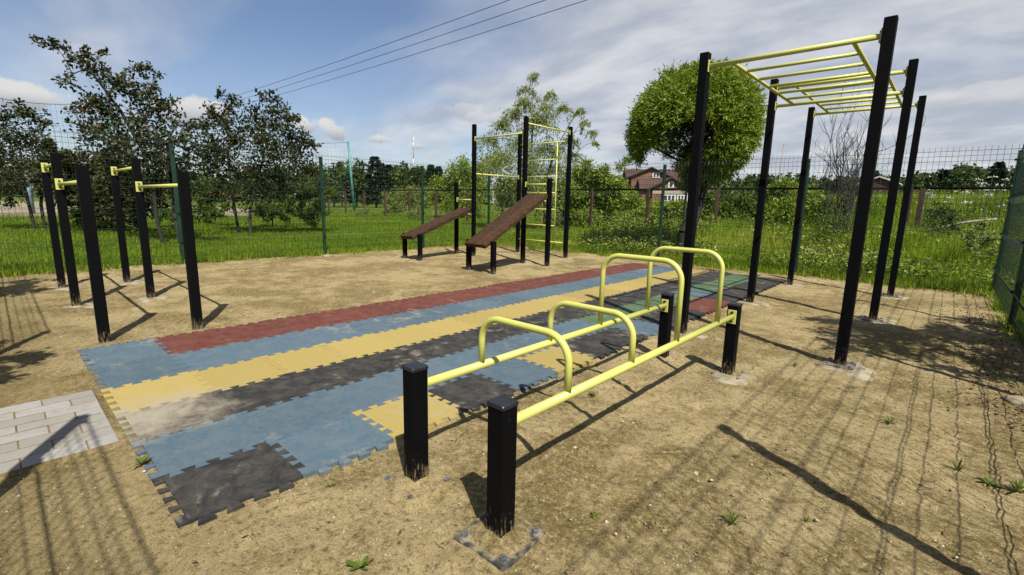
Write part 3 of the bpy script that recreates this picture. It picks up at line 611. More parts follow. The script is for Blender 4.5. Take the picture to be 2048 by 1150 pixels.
def leafy(name, label, cat, base, trunks, lobes, lmat, bark, ln, wd, per, seed, r0=.09, group=None, droop=.0, outward=None, twig=.010, tw_n=5, spread=1., crown='crown', lift=.25, up=.25, jit=0., expo=.5):
    """tree or shrub: trunk/limbs as one part, foliage as another. lobes = [(x,y,z,r)], per = leaves per lobe of r = 1 m"""
    r = np.random.default_rng(seed); root = empty(name, base); tag(root, label, cat, group); b = MB(); base = Vector(base)
    woods = [Wood([Vector(q)-base for q in t], r0[i_] if isinstance(r0, tuple) else r0, expo) for i_, t in enumerate(trunks)]; lob = sorted(lobes, key=lambda q: (Vector(q[:3])-Vector(trunks[0][-1])).length); CC = []; DD = []
    for q in lob:
        c = Vector(q[:3])-base; R = q[3]; w = min(woods, key=lambda w: min((p-c).length for p in w.p[1:])); w.grow(c, r, 4, lift)
        nl = max(12, int(per*R**1.6)); nt_ = max(4, int(tw_n*(.6+1.4*R))); k = -(-nl//nt_); dirs = unit(nt_, r); dirs[:, 2] += up
        if outward is not None:
            o = np.array(c-(Vector(outward)-base)); o /= np.linalg.norm(o); dirs = dirs*.75+o*1.0
        dirs /= np.linalg.norm(dirs, axis=1, keepdims=True)
        for d in dirs:
            ln_t = R*r.uniform(.75, 1.25)*spread; s = np.sqrt(r.random(k)); c_ = np.array(c)
            P = c_+d*ln_t*s[:, None]; P[:, 2] -= droop*ln_t*s*s; P += r.normal(0, (.13+jit)*R+.012, (k, 3))
            tp = [Vector(c_+d*ln_t*q_-np.array((0, 0, droop*ln_t*q_*q_))) for q_ in (0, .5, 1)]; b.tube(tp, [twig, twig*.7, twig*.35], 3, True, False)
            D_ = d*.5+unit(k, r)*.8; D_[:, 2] += -droop*1.1-.05
            CC.append(P); DD.append(D_/np.linalg.norm(D_, axis=1, keepdims=True))
    for w in woods: w.mesh_into(b)
    b.build('trunk', M[bark], root); C_ = np.concatenate(CC); D_ = np.concatenate(DD); n_ = len(C_)
    V, Fc, at = leaf_quads(C_, D_, ln*r.uniform(.65, 1.25, n_), wd*r.uniform(.7, 1.2, n_), r)
    link_mesh(crown, fast_mesh(crown, V, Fc, False, at), LEAF[lmat], root); return root
def px_lobes(L_, depth, sc=1., jit=.55, seed=0):
    """crown lobes sketched in picture units and given real depth, size and a random place in the crown's thickness"""
    r = random.Random(seed); o = []
    for (x, y, R) in L_:
        d = depth+r.uniform(-1, 1)*jit; p = at_depth(x, y, d); o.append((p.x, p.y, p.z, R*sc*d/F_PX))
    return o
def GP(px_, py_): g = on_ground(px_, py_); g.z = float(terrain(g.x, g.y)); return g

# ------------------------------------------------------------------ the three dark crab apples and their undergrowth
T2 = [(75, 85, 10), (105, 95, 20), (140, 118, 26), (170, 110, 16), (185, 145, 34), (130, 158, 20), (207, 108, 10), (230, 165, 32), (270, 142, 20), (310, 145, 14), (260, 190, 38), (300, 185, 26), (200, 205, 30), (162, 225, 24), (230, 240, 44), (290, 240, 46), (335, 212, 22), (355, 250, 28),
      (190, 268, 32), (250, 290, 50), (320, 290, 46), (372, 300, 30), (300, 338, 52), (240, 340, 46), (360, 345, 40), (320, 380, 34), (270, 380, 34)]
b2 = GP(325, 485); d2 = (b2-Vector((0, 0, EYE))).dot(FW)
tr = [[b2, at_depth(312, 430, d2), at_depth(308, 380, d2), at_depth(285, 300, d2), at_depth(240, 220, d2), at_depth(180, 140, d2)], [b2+Vector((.5, .4, 0)), at_depth(350, 430, d2+.4), at_depth(345, 370, d2+.4), at_depth(335, 290, d2+.3)]]
leafy('crab_apple_tree', 'tall dark crab apple leaning left behind the dip bars', 'tree', b2, tr, px_lobes([(x, y, r*(.78 if y < 230 else 1)) for x, y, r in T2], d2, 1., 1.0, 2), 'purple', 'darkbark', .150, .085, 820, 21, .062, 'dark crab apple trees', up=.35, jit=.03, expo=.60, spread=1.22, tw_n=8)
T3 = [(440, 192, 12), (462, 214, 24), (420, 225, 16), (408, 258, 22), (455, 250, 36), (520, 190, 10), (545, 200, 18), (560, 225, 30), (586, 242, 18), (510, 240, 34), (545, 260, 40), (592, 282, 26), (622, 292, 14), (470, 290, 44), (430, 310, 40), (530, 310, 48), (590, 320, 36), (480, 350, 50), (550, 356, 48), (418, 345, 40), (612, 345, 24), (440, 380, 34), (505, 390, 38), (565, 385, 36)]
b3 = GP(478, 468); d3 = (b3-Vector((0, 0, EYE))).dot(FW)
tr = [[b3, at_depth(470, 420, d3), at_depth(462, 380, d3), at_depth(455, 300, d3)], [b3+Vector((.8, .2, 0)), at_depth(500, 420, d3+.2), at_depth(512, 370, d3+.2), at_depth(535, 280, d3+.2)]]
leafy('crab_apple_tree', 'broad dark crab apple with twin trunks, middle of the three', 'tree', b3, tr, px_lobes([(x, y, r*(.78 if y < 265 else 1)) for x, y, r in T3], d3, 1., 1.1, 3), 'purple', 'darkbark', .160, .090, 820, 22, .062, 'dark crab apple trees', up=.35, jit=.03, expo=.60, spread=1.22, tw_n=8)
T1 = [(-60, 250, 30), (-40, 300, 45), (-30, 350, 45), (8, 235, 20), (48, 225, 18), (80, 242, 16), (18, 280, 36), (68, 282, 30), (40, 328, 44), (98, 330, 26), (0, 340, 36), (62, 365, 40), (108, 372, 30), (18, 388, 26), (-80, 320, 40)]
b1 = GP(70, 458); d1 = (b1-Vector((0, 0, EYE))).dot(FW)
tr = [[b1, at_depth(58, 410, d1), at_depth(48, 370, d1), at_depth(40, 300, d1)], [b1+Vector((.3, .3, 0)), at_depth(82, 410, d1+.2), at_depth(84, 370, d1+.2), at_depth(75, 310, d1+.2)]]
leafy('crab_apple_tree', 'dark crab apple at the left edge, reddish at the top', 'tree', b1, tr, px_lobes(T1, d1, 1., 1.0, 4), 'purple', 'darkbark', .165, .095, 820, 23, .062, 'dark crab apple trees', up=.35, jit=.03, expo=.60, spread=1.22, tw_n=8)
bb = GP(250, 464); db = (bb-Vector((0, 0, EYE))).dot(FW)
TB = [(110, 300, 18), (120, 330, 34), (160, 345, 44), (205, 350, 44), (250, 365, 46), (170, 390, 44), (215, 400, 46), (260, 405, 44), (230, 435, 36), (275, 430, 34), (195, 430, 26), (140, 370, 34), (290, 390, 34)]
leafy('dark_bush', 'dense dark rounded bush between the left two trees', 'bush', bb, [[bb, at_depth(240, 430, db), at_depth(225, 390, db)]], px_lobes(TB, db, 1., 1.0, 5), 'purple', 'darkbark', .165, .10, 1500, 24, .08)
for k, (x, y, w, lab) in enumerate(((430, 452, 30, 'small green shrub left of the twin dark trunks'), (600, 452, 38, 'leafy green shrub right of the twin dark trunks'), (632, 464, 30, 'small spindly shrub beside the second green fence post'), (545, 455, 26, 'low green shrub under the middle dark tree'))):
    q = GP(x, y); dq = (q-Vector((0, 0, EYE))).dot(FW); r = random.Random(k); lo = [(x+r.uniform(-w, w), y-r.uniform(12, 80 if k < 3 else 40), r.uniform(11, 20)) for _ in range(11)]
    leafy('green_shrub', lab, 'shrub', q, [[q, at_depth(x, y-14, dq), at_depth(x+4, y-32, dq)]], px_lobes(lo, dq, 1., .5, k), 'green', 'bark', .12, .06, 1900, 60+k, .035, 'green shrubs under the dark trees')

for k, (x, y, w, lab) in enumerate(((345, 455, 28, 'green shrub behind the right row of dip bars'), (395, 446, 34, 'pale green shrub left of the middle dark tree'), (180, 458, 34, 'low shrub between the two leftmost dark trees'))):
    q = GP(x, y); dq = (q-Vector((0, 0, EYE))).dot(FW); r = random.Random(k+9); lo = [(x+r.uniform(-w, w), y-r.uniform(10, 58), r.uniform(12, 19)) for _ in range(12)]
    leafy('green_shrub', lab, 'shrub', q, [[q, at_depth(x, y-12, dq), at_depth(x+4, y-26, dq)]], px_lobes(lo, dq, 1., .6, k), 'green', 'bark', .15, .08, 900, 160+k, .03, 'green shrubs under the dark trees')
# ------------------------------------------------------------------ willows and shrubs behind the back fence
bw = Vector((-6.22, 14.9, float(terrain(-6.22, 14.9)))); dw = (bw-Vector((0, 0, EYE))).dot(FW); cw = at_depth(1385, 262, dw); ga = math.pi*(3-5**.5); WL = []; rw = random.Random(8)
for sh, nl, rad in ((1., 300, .30), (.74, 120, .32)):
    for i in range(nl):
        z = 1-2*(i+.5)/nl; q = ga*i; h = math.sqrt(1-z*z); o = RT*(math.cos(q)*h)+FW*(math.sin(q)*h); sx_ = o.dot(RT)
        if z < -.95: continue
        R = 1.63*sh*(1+rw.uniform(-.05, .05)); p = cw+o*R+Vector((0, 0, z*R*(.93 if z > 0 else .88)))
        # the lower left of the crown is open to the sky
        if z < -.10 and sx_ < .12 and not (sx_ < -.70 and z > -.42): continue
        if sh < 1 and z < .2 and sx_ < .15: continue
        WL.append((p.x, p.y, p.z, rad*rw.uniform(.8, 1.15)))
for x, y, r_ in ((1262, 318, 10), (1246, 332, 9), (1282, 300, 12), (1356, 330, 9), (1374, 316, 12)):
    p = at_depth(x, y, dw-.2); WL.append((p.x, p.y, p.z, r_*dw/F_PX))
trw = [[bw, bw+Vector((-.02, 0, .8)), at_depth(1383, 420, dw), at_depth(1387, 372, dw), at_depth(1388, 330, dw), at_depth(1380, 290, dw)], [bw+Vector((.12, .1, .2)), at_depth(1400, 410, dw), at_depth(1415, 350, dw), at_depth(1430, 300, dw)], [bw+Vector((0, 0, 1.2)), at_depth(1375, 330, dw), at_depth(1352, 318, dw), at_depth(1305, 293, dw)]]
leafy('round_willow', 'ball-shaped willow tree behind the nearest monkey bar post', 'tree', bw, trw, WL, 'willow', 'darkbark', .165, .040, 1750, 31, (.15, .10, .035), outward=cw, droop=.04, tw_n=9, spread=1.15, expo=.62, jit=.1)
wwp = Vector((-17.6, 24.2, float(terrain(-17.6, 24.2)))); ds = (wwp-Vector((0, 0, EYE))).dot(FW)
WW = [(1068, 148, 10), (1055, 180, 16), (1048, 205, 18), (1100, 188, 12), (1096, 215, 18), (1030, 225, 22), (1080, 240, 30), (1130, 215, 14), (1160, 222, 11), (1184, 262, 8), (1190, 285, 6), (1000, 250, 18), (978, 280, 20), (1040, 290, 38), (1100, 296, 32), (1140, 280, 17), (1000, 322, 32), (1060, 340, 38), (1115, 340, 28), (1170, 245, 10), (975, 320, 20), (1150, 310, 14), (1020, 370, 34), (1080, 385, 34)]
leafy('weeping_willow', 'loose weeping willow with drooping pale twigs behind the ladder', 'tree', wwp, [[wwp, at_depth(1060, 400, ds), at_depth(1062, 330, ds), at_depth(1066, 240, ds), at_depth(1064, 170, ds)], [wwp+Vector((.3, .2, 0)), at_depth(1085, 390, ds), at_depth(1110, 300, ds), at_depth(1150, 230, ds)]], px_lobes(WW, ds, 1., 1.3, 6), 'pale', 'bark', .22, .060, 1250, 32, .065, droop=.95, tw_n=11, spread=1.35, up=.45, expo=.68, twig=.007, jit=.05)
def px_bush(name, label, bx, by, depth_y, lobes, lmat, seed, ln=.15, wd=.04, per=520, group=None, droop=.1, r0=.045):
    d = ray(bx, 400); t = depth_y/d.y; p = Vector((d.x*t, depth_y, 0)); p.z = float(terrain(p.x, p.y)); dd = (p-Vector((0, 0, EYE))).dot(FW)
    top = at_depth(bx, min(l[1] for l in lobes)+25, dd); return leafy(name, label, 'bush', p, [[p, p.lerp(top, .3), p.lerp(top, .7)]], px_lobes(lobes, dd, 1., 1.0, seed), lmat, 'bark', ln, wd, per, seed, r0, group, droop=droop, tw_n=6, jit=.12)
GW = 'willow bushes behind the fences'
px_bush('willow_bush', 'rounded yellow green willow bush left of the pull-up frame', 905, 400, 31, [(885, 372, 20), (905, 352, 20), (930, 345, 24), (945, 370, 28), (915, 385, 28), (880, 400, 22), (940, 400, 30), (900, 412, 24), (960, 345, 18), (962, 385, 22)], 'willow', 41, .30, .10, 1071, GW)
px_bush('willow_bush', 'tall willow bush directly right of the pull-up frame', 1165, 400, 29.6, [(1150, 350, 18), (1172, 342, 18), (1148, 385, 26), (1180, 375, 28), (1160, 415, 28), (1190, 410, 26), (1140, 430, 20), (1175, 440, 24)], 'willow', 42, .30, .10, 1326, GW)
px_bush('willow_bush', 'tall willow bush left of the brick house', 1222, 400, 30.2, [(1206, 345, 14), (1212, 365, 20), (1235, 372, 18), (1222, 395, 28), (1245, 405, 24), (1210, 425, 26), (1240, 435, 24), (1258, 390, 12)], 'willow', 43, .30, .10, 1326, GW)
px_bush('willow_bush', 'lower bush in front of the house, below the rail', 1285, 420, 30.5, [(1268, 412, 15), (1285, 416, 14), (1305, 417, 14), (1325, 415, 13), (1345, 416, 13), (1365, 414, 13), (1385, 412, 14), (1275, 430, 18), (1300, 432, 18), (1325, 432, 18), (1350, 430, 18), (1375, 430, 18), (1290, 448, 16), (1320, 448, 16), (1350, 448, 16), (1262, 400, 10)], 'willow', 44, .30, .10, 1173, GW)
px_bush('willow_bush', 'low bush under the ball-shaped willow, right of its trunk', 1470, 420, 30.5, [(1420, 405, 18), (1450, 395, 20), (1480, 400, 20), (1500, 420, 22), (1440, 425, 20), (1470, 440, 24), (1410, 425, 16), (1490, 455, 20)], 'green', 45, .30, .10, 1096, GW)
px_bush('willow_bush', 'olive bush behind the bare shrub', 1570, 420, 29.6, [(1545, 378, 14), (1570, 372, 14), (1560, 400, 24), (1590, 395, 24), (1545, 430, 24), (1580, 430, 26), (1620, 400, 22), (1610, 435, 26), (1640, 420, 22), (1660, 445, 22)], 'willow', 46, .30, .10, 1020, GW)
px_bush('yellow_bush', 'low yellow green mound of shrubs beyond the far brown posts', 820, 410, 36, [(780, 402, 14), (800, 392, 16), (825, 388, 17), (850, 392, 17), (870, 400, 16), (810, 405, 18), (840, 408, 18), (865, 415, 14), (785, 415, 14)], 'pale', 47, .30, .10, 1071)
px_bush('grey_shrub', 'pale grey green shrub at the foot of the far posts', 730, 420, 26, [(718, 428, 10), (735, 424, 11), (750, 430, 9), (725, 438, 9), (742, 440, 10)], 'pale', 48, .14, .06, 1200)
px_bush('grey_shrub', 'pale shrub behind the left sit-up bench', 835, 425, 24.5, [(820, 430, 11), (838, 422, 12), (852, 432, 11), (830, 442, 11)], 'pale', 49, .14, .06, 1200)

px_bush('meadow_shrub', 'slim pale shrub in the meadow, just right of the ball-shaped willow trunk', 1412, 470, 21, [(1405, 450, 12), (1420, 440, 11), (1412, 468, 13), (1428, 470, 12), (1400, 485, 12), (1425, 492, 12)], 'willow', 54, .12, .045, 1500, r0=.012)
px_bush('meadow_shrub', 'olive weed shrub between the two far posts of the monkey bars', 1655, 470, 19.5, [(1640, 440, 16), (1665, 432, 16), (1690, 445, 16), (1650, 468, 18), (1680, 475, 18), (1630, 480, 14), (1705, 480, 14)], 'green', 55, .11, .04, 1400, r0=.014)
px_bush('meadow_shrub', 'dark leafy shrub right of the brown double post', 1880, 460, 24, [(1862, 432, 14), (1885, 424, 15), (1905, 436, 14), (1870, 455, 16), (1895, 462, 16), (1915, 470, 13)], 'dark', 56, .13, .06, 1400, r0=.014)
px_bush('meadow_shrub', 'low leafy shrub left of the ball-shaped willow trunk', 1245, 470, 23, [(1230, 440, 14), (1250, 432, 15), (1268, 442, 13), (1240, 460, 15), (1262, 466, 15)], 'willow', 57, .12, .045, 1300, r0=.014)
# bare shrub without leaves
bs = Vector((-3.05, 21.5, float(terrain(-3.05, 21.5)))); db_ = (bs-Vector((0, 0, EYE))).dot(FW); rb = np.random.default_rng(78); root = empty('bare_shrub', bs); tag(root, 'leafless grey shrub with many thin upright twigs', 'bare shrub'); mb = MB()
def twigs(p, d, ln, r, lvl):
    pts = [p]; dd = d.copy(); n_ = 5
    for k in range(n_):
        dd = dd+Vector(rb.normal(0, .12, 3))+Vector((0, 0, .10))-Vector((pts[-1].x, pts[-1].y, 0))*.10; dd.normalize(); pts.append(pts[-1]+dd*ln/n_)
    mb.tube(pts, [r*(1-.13*k) for k in range(n_+1)], 4, True, False)
    if lvl:
        for k in range(int(rb.integers(3, 6))):
            t = int(rb.integers(1, n_+1)); e = (dd*1.1+Vector(rb.normal(0, .42, 3))); e.z = abs(e.z)*.8+.15; twigs(pts[t], e.normalized(), ln*rb.uniform(.34, .55), r*.62, lvl-1)
for k in range(22):
    q = rb.uniform(0, 6.28); twigs(Vector((math.cos(q)*.25, math.sin(q)*.25, 0)), Vector((math.cos(q)*rb.uniform(.03, .26), math.sin(q)*rb.uniform(.03, .26), 1)).normalized(), rb.uniform(2.6, 4.1), .020, 2)
mb.build('branches', M['drywood'], root)

# trees outside the picture that throw the leaf shade on the sand
leafy('young_tree', 'young tree just outside the right-hand fence, shading the sand', 'tree', (2.5, 6.1, 0), [[(2.5, 6.1, 0), (2.45, 6.15, 1.2), (2.5, 6.1, 2.4), (2.5, 6.2, 3.6)]], [(2.5+a, 6.2+b, z, r_) for a, b, z, r_ in ((0, 0, 4.4, .6), (-.7, .3, 3.9, .6), (.6, -.4, 3.8, .55), (-.2, -.7, 3.5, .5), (.2, .8, 3.6, .6), (-.9, -.3, 3.2, .45), (-.5, .9, 3.0, .5), (0, .1, 5.0, .5), (-.4, 1.3, 2.6, .45), (-.9, .8, 3.6, .5), (.1, 1.5, 3.2, .5))], 'green', 'bark', .13, .08, 900, 51, .06)
for k, (x, y) in enumerate(((1.45, 7.9), (1.6, 9.0), (1.5, 6.9))):
    r = random.Random(k); leafy('fence_shrub', ('nearest of the dark leafy shrubs', 'farthest of the dark leafy shrubs', 'closest low shrub')[k]+' outside the right-hand fence', 'shrub', (x, y, 0), [[(x, y, 0), (x, y, .5), (x+.1, y, 1.0)]], [(x+r.uniform(-.35, .5), y+r.uniform(-.5, .5), r.uniform(.3, 1.5), r.uniform(.2, .34)) for _ in range(12)], 'green', 'bark', .10, .06, 1800, 70+k, .03, 'shrubs outside the right fence')
leafy('roadside_tree', 'leafy tree behind the gate fence on the left', 'tree', (-8.4, -2.6, 0), [[(-8.4, -2.6, 0), (-8.5, -2.4, 1.2), (-8.8, -1.9, 2.4), (-9.2, -1.4, 3.2)]], [(-9.3, -1.2, 3.5, .5), (-9.0, -1.6, 3.9, .6), (-8.3, -2.2, 3.6, .7), (-9.5, -1.5, 3.0, .5), (-8.6, -2.9, 3.2, .7), (-9.1, -.95, 3.1, .4), (-9.6, -1.0, 3.7, .45)], 'green', 'bark', .12, .07, 1300, 52, .06)
leafy('gate_tree', 'slim young tree beside the open gateway', 'tree', (-5.75, -1.5, 0), [[(-5.75, -1.5, 0), (-5.6, -1.45, 1.1), (-5.1, -1.25, 2.1)]], [(-4.5, -.98, 2.6, .26), (-4.75, -1.1, 2.8, .3), (-5.0, -1.2, 2.5, .25), (-4.35, -1.1, 2.3, .2), (-5.4, -1.4, 2.7, .3)], 'green', 'bark', .11, .06, 2200, 53, .03)

# ------------------------------------------------------------------ grass, meadow and flowers (uncountable)
def scatter(n, rmin, rmax, a0, a1, r): q = r.uniform(a0, a1, n); d = np.exp(r.uniform(math.log(rmin), math.log(rmax), n)); return np.stack([d*np.cos(q), d*np.sin(q)], 1)
def outside(P, m=.02):
    wob = (fbm(P[:, 0]*1.7, P[:, 1]*1.7, 3, 21)-.45)*.5
    return (np.maximum(np.maximum(FX0-P[:, 0], P[:, 0]-FX1), P[:, 1]-FY1)+wob > m) & (P[:, 1] > -6)
rg = np.random.default_rng(3); P = scatter(330000, 11, 75, math.radians(76), math.radians(186), rg); P = P[outside(P)]
meadow = sstep(-13, -7.5, P[:, 0]+(fbm(P[:, 0]*.4, P[:, 1]*.4, 3, 31)-.45)*3)*sstep(13.3, 15.5, P[:, 1]); far = np.hypot(P[:, 0], P[:, 1])
ok = ~((P[:, 0] < -46) & (P[:, 1] < 18)); pick = (rg.random(len(P)) > meadow*.8) & ok; Q = P[pick]; dist = far[pick]
h = rg.uniform(.06, .15, len(Q))*(1+.5*(fbm(Q[:, 0]*.8, Q[:, 1]*.8, 3, 12)-.4))*(1+.9*(dist < 14.5)); Z = terrain(Q[:, 0], Q[:, 1])-.01
V, Fc, at = blades(np.column_stack([Q, Z]), h, .006+dist*.0011, rg, .8); at = np.clip(at*.6+np.repeat((fbm(Q[:, 0]*.35, Q[:, 1]*.35, 4, 14)-.25)*.9, 3), 0, 1)
tag(link_mesh('grass', fast_mesh('grass', V, Fc, False, at), LEAF['grass']), 'mown green lawn grass outside the fence', 'grass', kind='stuff')
P = scatter(330000, 12.8, 60, math.radians(76), math.radians(128), rg); P = P[outside(P, .15)]
den = sstep(-13.5, -7.5, P[:, 0]+(fbm(P[:, 0]*.4, P[:, 1]*.4, 3, 31)-.45)*4); P = P[rg.random(len(P)) < den]; dist = np.hypot(P[:, 0], P[:, 1])
clump = fbm(P[:, 0]*.75, P[:, 1]*.75, 4, 41); tall = .24+.66*sstep(13.6, 20, P[:, 1])*sstep(.28, .62, clump)+.25*sstep(18, 27, P[:, 1])
h = tall*rg.uniform(.45, 1.15, len(P)); Z = terrain(P[:, 0], P[:, 1])-.01
V, Fc, at = blades(np.column_stack([P, Z]), h, .010+dist*.0011, rg, .5); at = np.clip(at*.55+np.repeat((fbm(P[:, 0]*.5, P[:, 1]*.5, 4, 44)-.22)*1.0, 3), 0, 1)
tag(link_mesh('meadow_grass', fast_mesh('meadow_grass', V, Fc, False, at), LEAF['meadow']), 'tall wild meadow grass behind the back fence', 'meadow', kind='stuff')
# leafy weeds through the meadow
P = scatter(10500, 13.6, 46, math.radians(78), math.radians(124), rg); P = P[(P[:, 1] > 13.9) & (P[:, 0] > -12)]; cl = fbm(P[:, 0]*.45, P[:, 1]*.45, 3, 51); P = P[rg.random(len(P)) < sstep(.3, .6, cl)]; CC = []; DD = []
for x, y in P:
    hh = rg.uniform(.35, 1.15)*(.35+.65*min(1, (y-13.5)/5)); k = 24; s = rg.random(k); q = rg.uniform(0, 6.28, k); c = np.stack([x+rg.normal(0, .13, k)*(.5+s), y+rg.normal(0, .13, k)*(.5+s), float(terrain(x, y))+s*hh], 1); CC.append(c); DD.append(np.stack([np.cos(q), np.sin(q), rg.normal(.35, .4, k)], 1))
C_ = np.concatenate(CC); D_ = np.concatenate(DD); D_ /= np.linalg.norm(D_, axis=1, keepdims=True); V, Fc, at = leaf_quads(C_, D_, rg.uniform(.07, .17, len(C_)), rg.uniform(.03, .06, len(C_)), rg)
tag(link_mesh('meadow_weeds', fast_mesh('meadow_weeds', V, Fc, False, at), LEAF['meadow_leaf']), 'leafy weeds growing through the meadow', 'weeds', kind='stuff')
def flowers(name, label, pts, size, zr, lm, seed, k=5):
    r = np.random.default_rng(seed); CC = []; DD = []
    for x, y in pts:
        z = float(terrain(x, y))+r.uniform(*zr); q = np.arange(k)*6.283/k+r.random(); CC.append(np.tile((x, y, z), (k, 1))); DD.append(np.stack([np.cos(q), np.sin(q), np.full(k, .35)], 1))
    C_ = np.concatenate(CC); D_ = np.concatenate(DD); D_ /= np.linalg.norm(D_, axis=1, keepdims=True); V, Fc, at = leaf_quads(C_, D_, size, size*.8, r)
    tag(link_mesh(name, fast_mesh(name, V, Fc, False, at), LEAF[lm]), label, 'flowers', kind='stuff')
def around(px_, py_, sx_, sy_, n_, seed): r = random.Random(seed); return [tuple(on_ground(px_+r.gauss(0, sx_), py_+r.gauss(0, sy_))[:2]) for _ in range(n_)]
flowers('white_flowers', 'white daisies scattered in the meadow grass', [p for p in around(1650, 512, 45, 6, 110, 1)+around(1480, 512, 40, 6, 40, 2)+around(1900, 530, 60, 12, 40, 3)+around(1560, 505, 60, 6, 40, 8) if p[1] > 13.6], .036, (.25, .42), 'white', 5)
flowers('yellow_flowers', 'small yellow flowers in the meadow grass at right', [p for p in around(1900, 550, 55, 14, 60, 4)+around(1960, 540, 25, 16, 25, 5)+around(1700, 540, 60, 10, 20, 6) if p[1] > 13.6], .030, (.2, .5), 'yflower', 6)
CC = []; DD = []
for _ in range(34):
    x, y = rg.uniform(-1.3, 2.0), rg.uniform(30.5, 33.5); z = float(terrain(x, y))+rg.uniform(1.5, 2.3); k = 16; d = unit(k, rg); d[:, 2] = np.abs(d[:, 2])*.45; CC.append(np.array((x, y, z))+d*rg.uniform(.08, .20)); DD.append(unit(k, rg))
ST = MB()
for c in CC: q = c.mean(0); ST.tube([(q[0]+.05, q[1], float(terrain(q[0], q[1]))), (q[0], q[1], q[2])], [.020, .010], 4, True, False)
o = ST.build('hogweed_stems', M['stem']); tag(o, 'thin green stems of the tall umbels at right', 'stems', kind='stuff')
V, Fc, at = leaf_quads(np.concatenate(CC), np.concatenate(DD), .07, .06, rg); tag(link_mesh('hogweed_umbels', fast_mesh('hogweed_umbels', V, Fc, False, at), LEAF['white']), 'pale white umbels above the rail at right', 'flowers', kind='stuff')
px_bush('yellow_shrub', 'tall yellowish weed shrub near the right fence corner', 1962, 520, 17.5, [(1950, 470, 14), (1966, 455, 12), (1975, 480, 14), (1955, 500, 14), (1972, 508, 14), (1940, 490, 10)], 'pale', 80, .10, .045, 3500, r0=.012)
# grass creeping in along the foot of the fence
P = np.concatenate([np.column_stack([rg.normal(FX0-.02, .20, 9000), rg.uniform(FY0, FY1, 9000)]), np.column_stack([rg.uniform(FX0, FX1, 11000), rg.normal(FY1+.0, .20, 11000)]), np.column_stack([rg.normal(FX1+.12, .10, 3500), rg.uniform(4, FY1, 3500)])])
P = P[fbm(P[:, 0]*1.4, P[:, 1]*1.4, 3, 61) > .36]; V, Fc, at = blades(np.column_stack([P, np.full(len(P), -.02)]), rg.uniform(.06, .20, len(P)), .020, rg, .6)
tag(link_mesh('verge_grass', fast_mesh('verge_grass', V, Fc, False, at), LEAF['meadow']), 'ragged grass creeping under the wire fence', 'grass', kind='stuff')

P = np.concatenate([np.column_stack([rg.uniform(FX0, FX1, 2600), FY1-.10-np.abs(rg.normal(0, .16, 2600))]), np.column_stack([FX0+.1+np.abs(rg.normal(0, .16, 1400)), rg.uniform(FY0, FY1, 1400)]), np.column_stack([FX1-.05-np.abs(rg.normal(0, .28, 1800)), rg.uniform(5, FY1, 1800)])])
P = P[fbm(P[:, 0]*1.1, P[:, 1]*1.1, 3, 71) > .40]; P = np.concatenate([P, np.column_stack([rg.uniform(-2.4, FX1, 130), rg.uniform(.3, 9, 130)])]); q = rg.uniform(0, 6.28, len(P)); D_ = np.stack([np.cos(q), np.sin(q), rg.normal(.15, .25, len(P))], 1); D_ /= np.linalg.norm(D_, axis=1, keepdims=True)
V, Fc, at = leaf_quads(np.column_stack([P, sand_z(P[:, 0], P[:, 1])+.008]), D_, rg.uniform(.02, .050, len(P)), rg.uniform(.008, .022, len(P)), rg); tag(link_mesh('leaf_litter', fast_mesh('leaf_litter', V, Fc, False, at), M['umber']), 'brown dry leaf litter along the foot of the fence', 'leaf litter', kind='stuff')
# weeds standing in the sand, each a thing
WEED = [(1780, 850, .085, 'weed tuft in the sand right of the long post shadow'), (1915, 942, .10, 'leafy weed with a dark shadow near the right edge'), (1975, 968, .085, 'weed just left of the bigger one at the right edge'), (2034, 985, .14, 'largest weed, at the right edge of the sand'), (1470, 914, .05, 'thin weed left of the long post shadow'), (1465, 1052, .09, 'weed near the bottom edge, left of the long shadow'), (1612, 1050, .055, 'tiny weed near the bottom edge, touching the mesh shadows'), (1650, 982, .05, 'weed growing inside the long post shadow'),
        (1590, 733, .07, 'weed behind the low rails, left of the tall post'), (1706, 775, .06, 'weed at the concrete foot of the tall near post'), (1185, 796, .085, 'weed between the two low yellow rails'), (720, 1138, .09, 'weed at the bottom edge left of the front post'), (283, 928, .085, 'weed sprouting through the blue mat edge'), (662, 975, .05, 'tiny weed at the mat edge beside the black tile'), (1190, 1032, .045, 'tiny weed right of the front post'), (1505, 740, .05, 'weed beside the far short post'), (262, 830, .03, 'tiny sprout between paver and mat')]
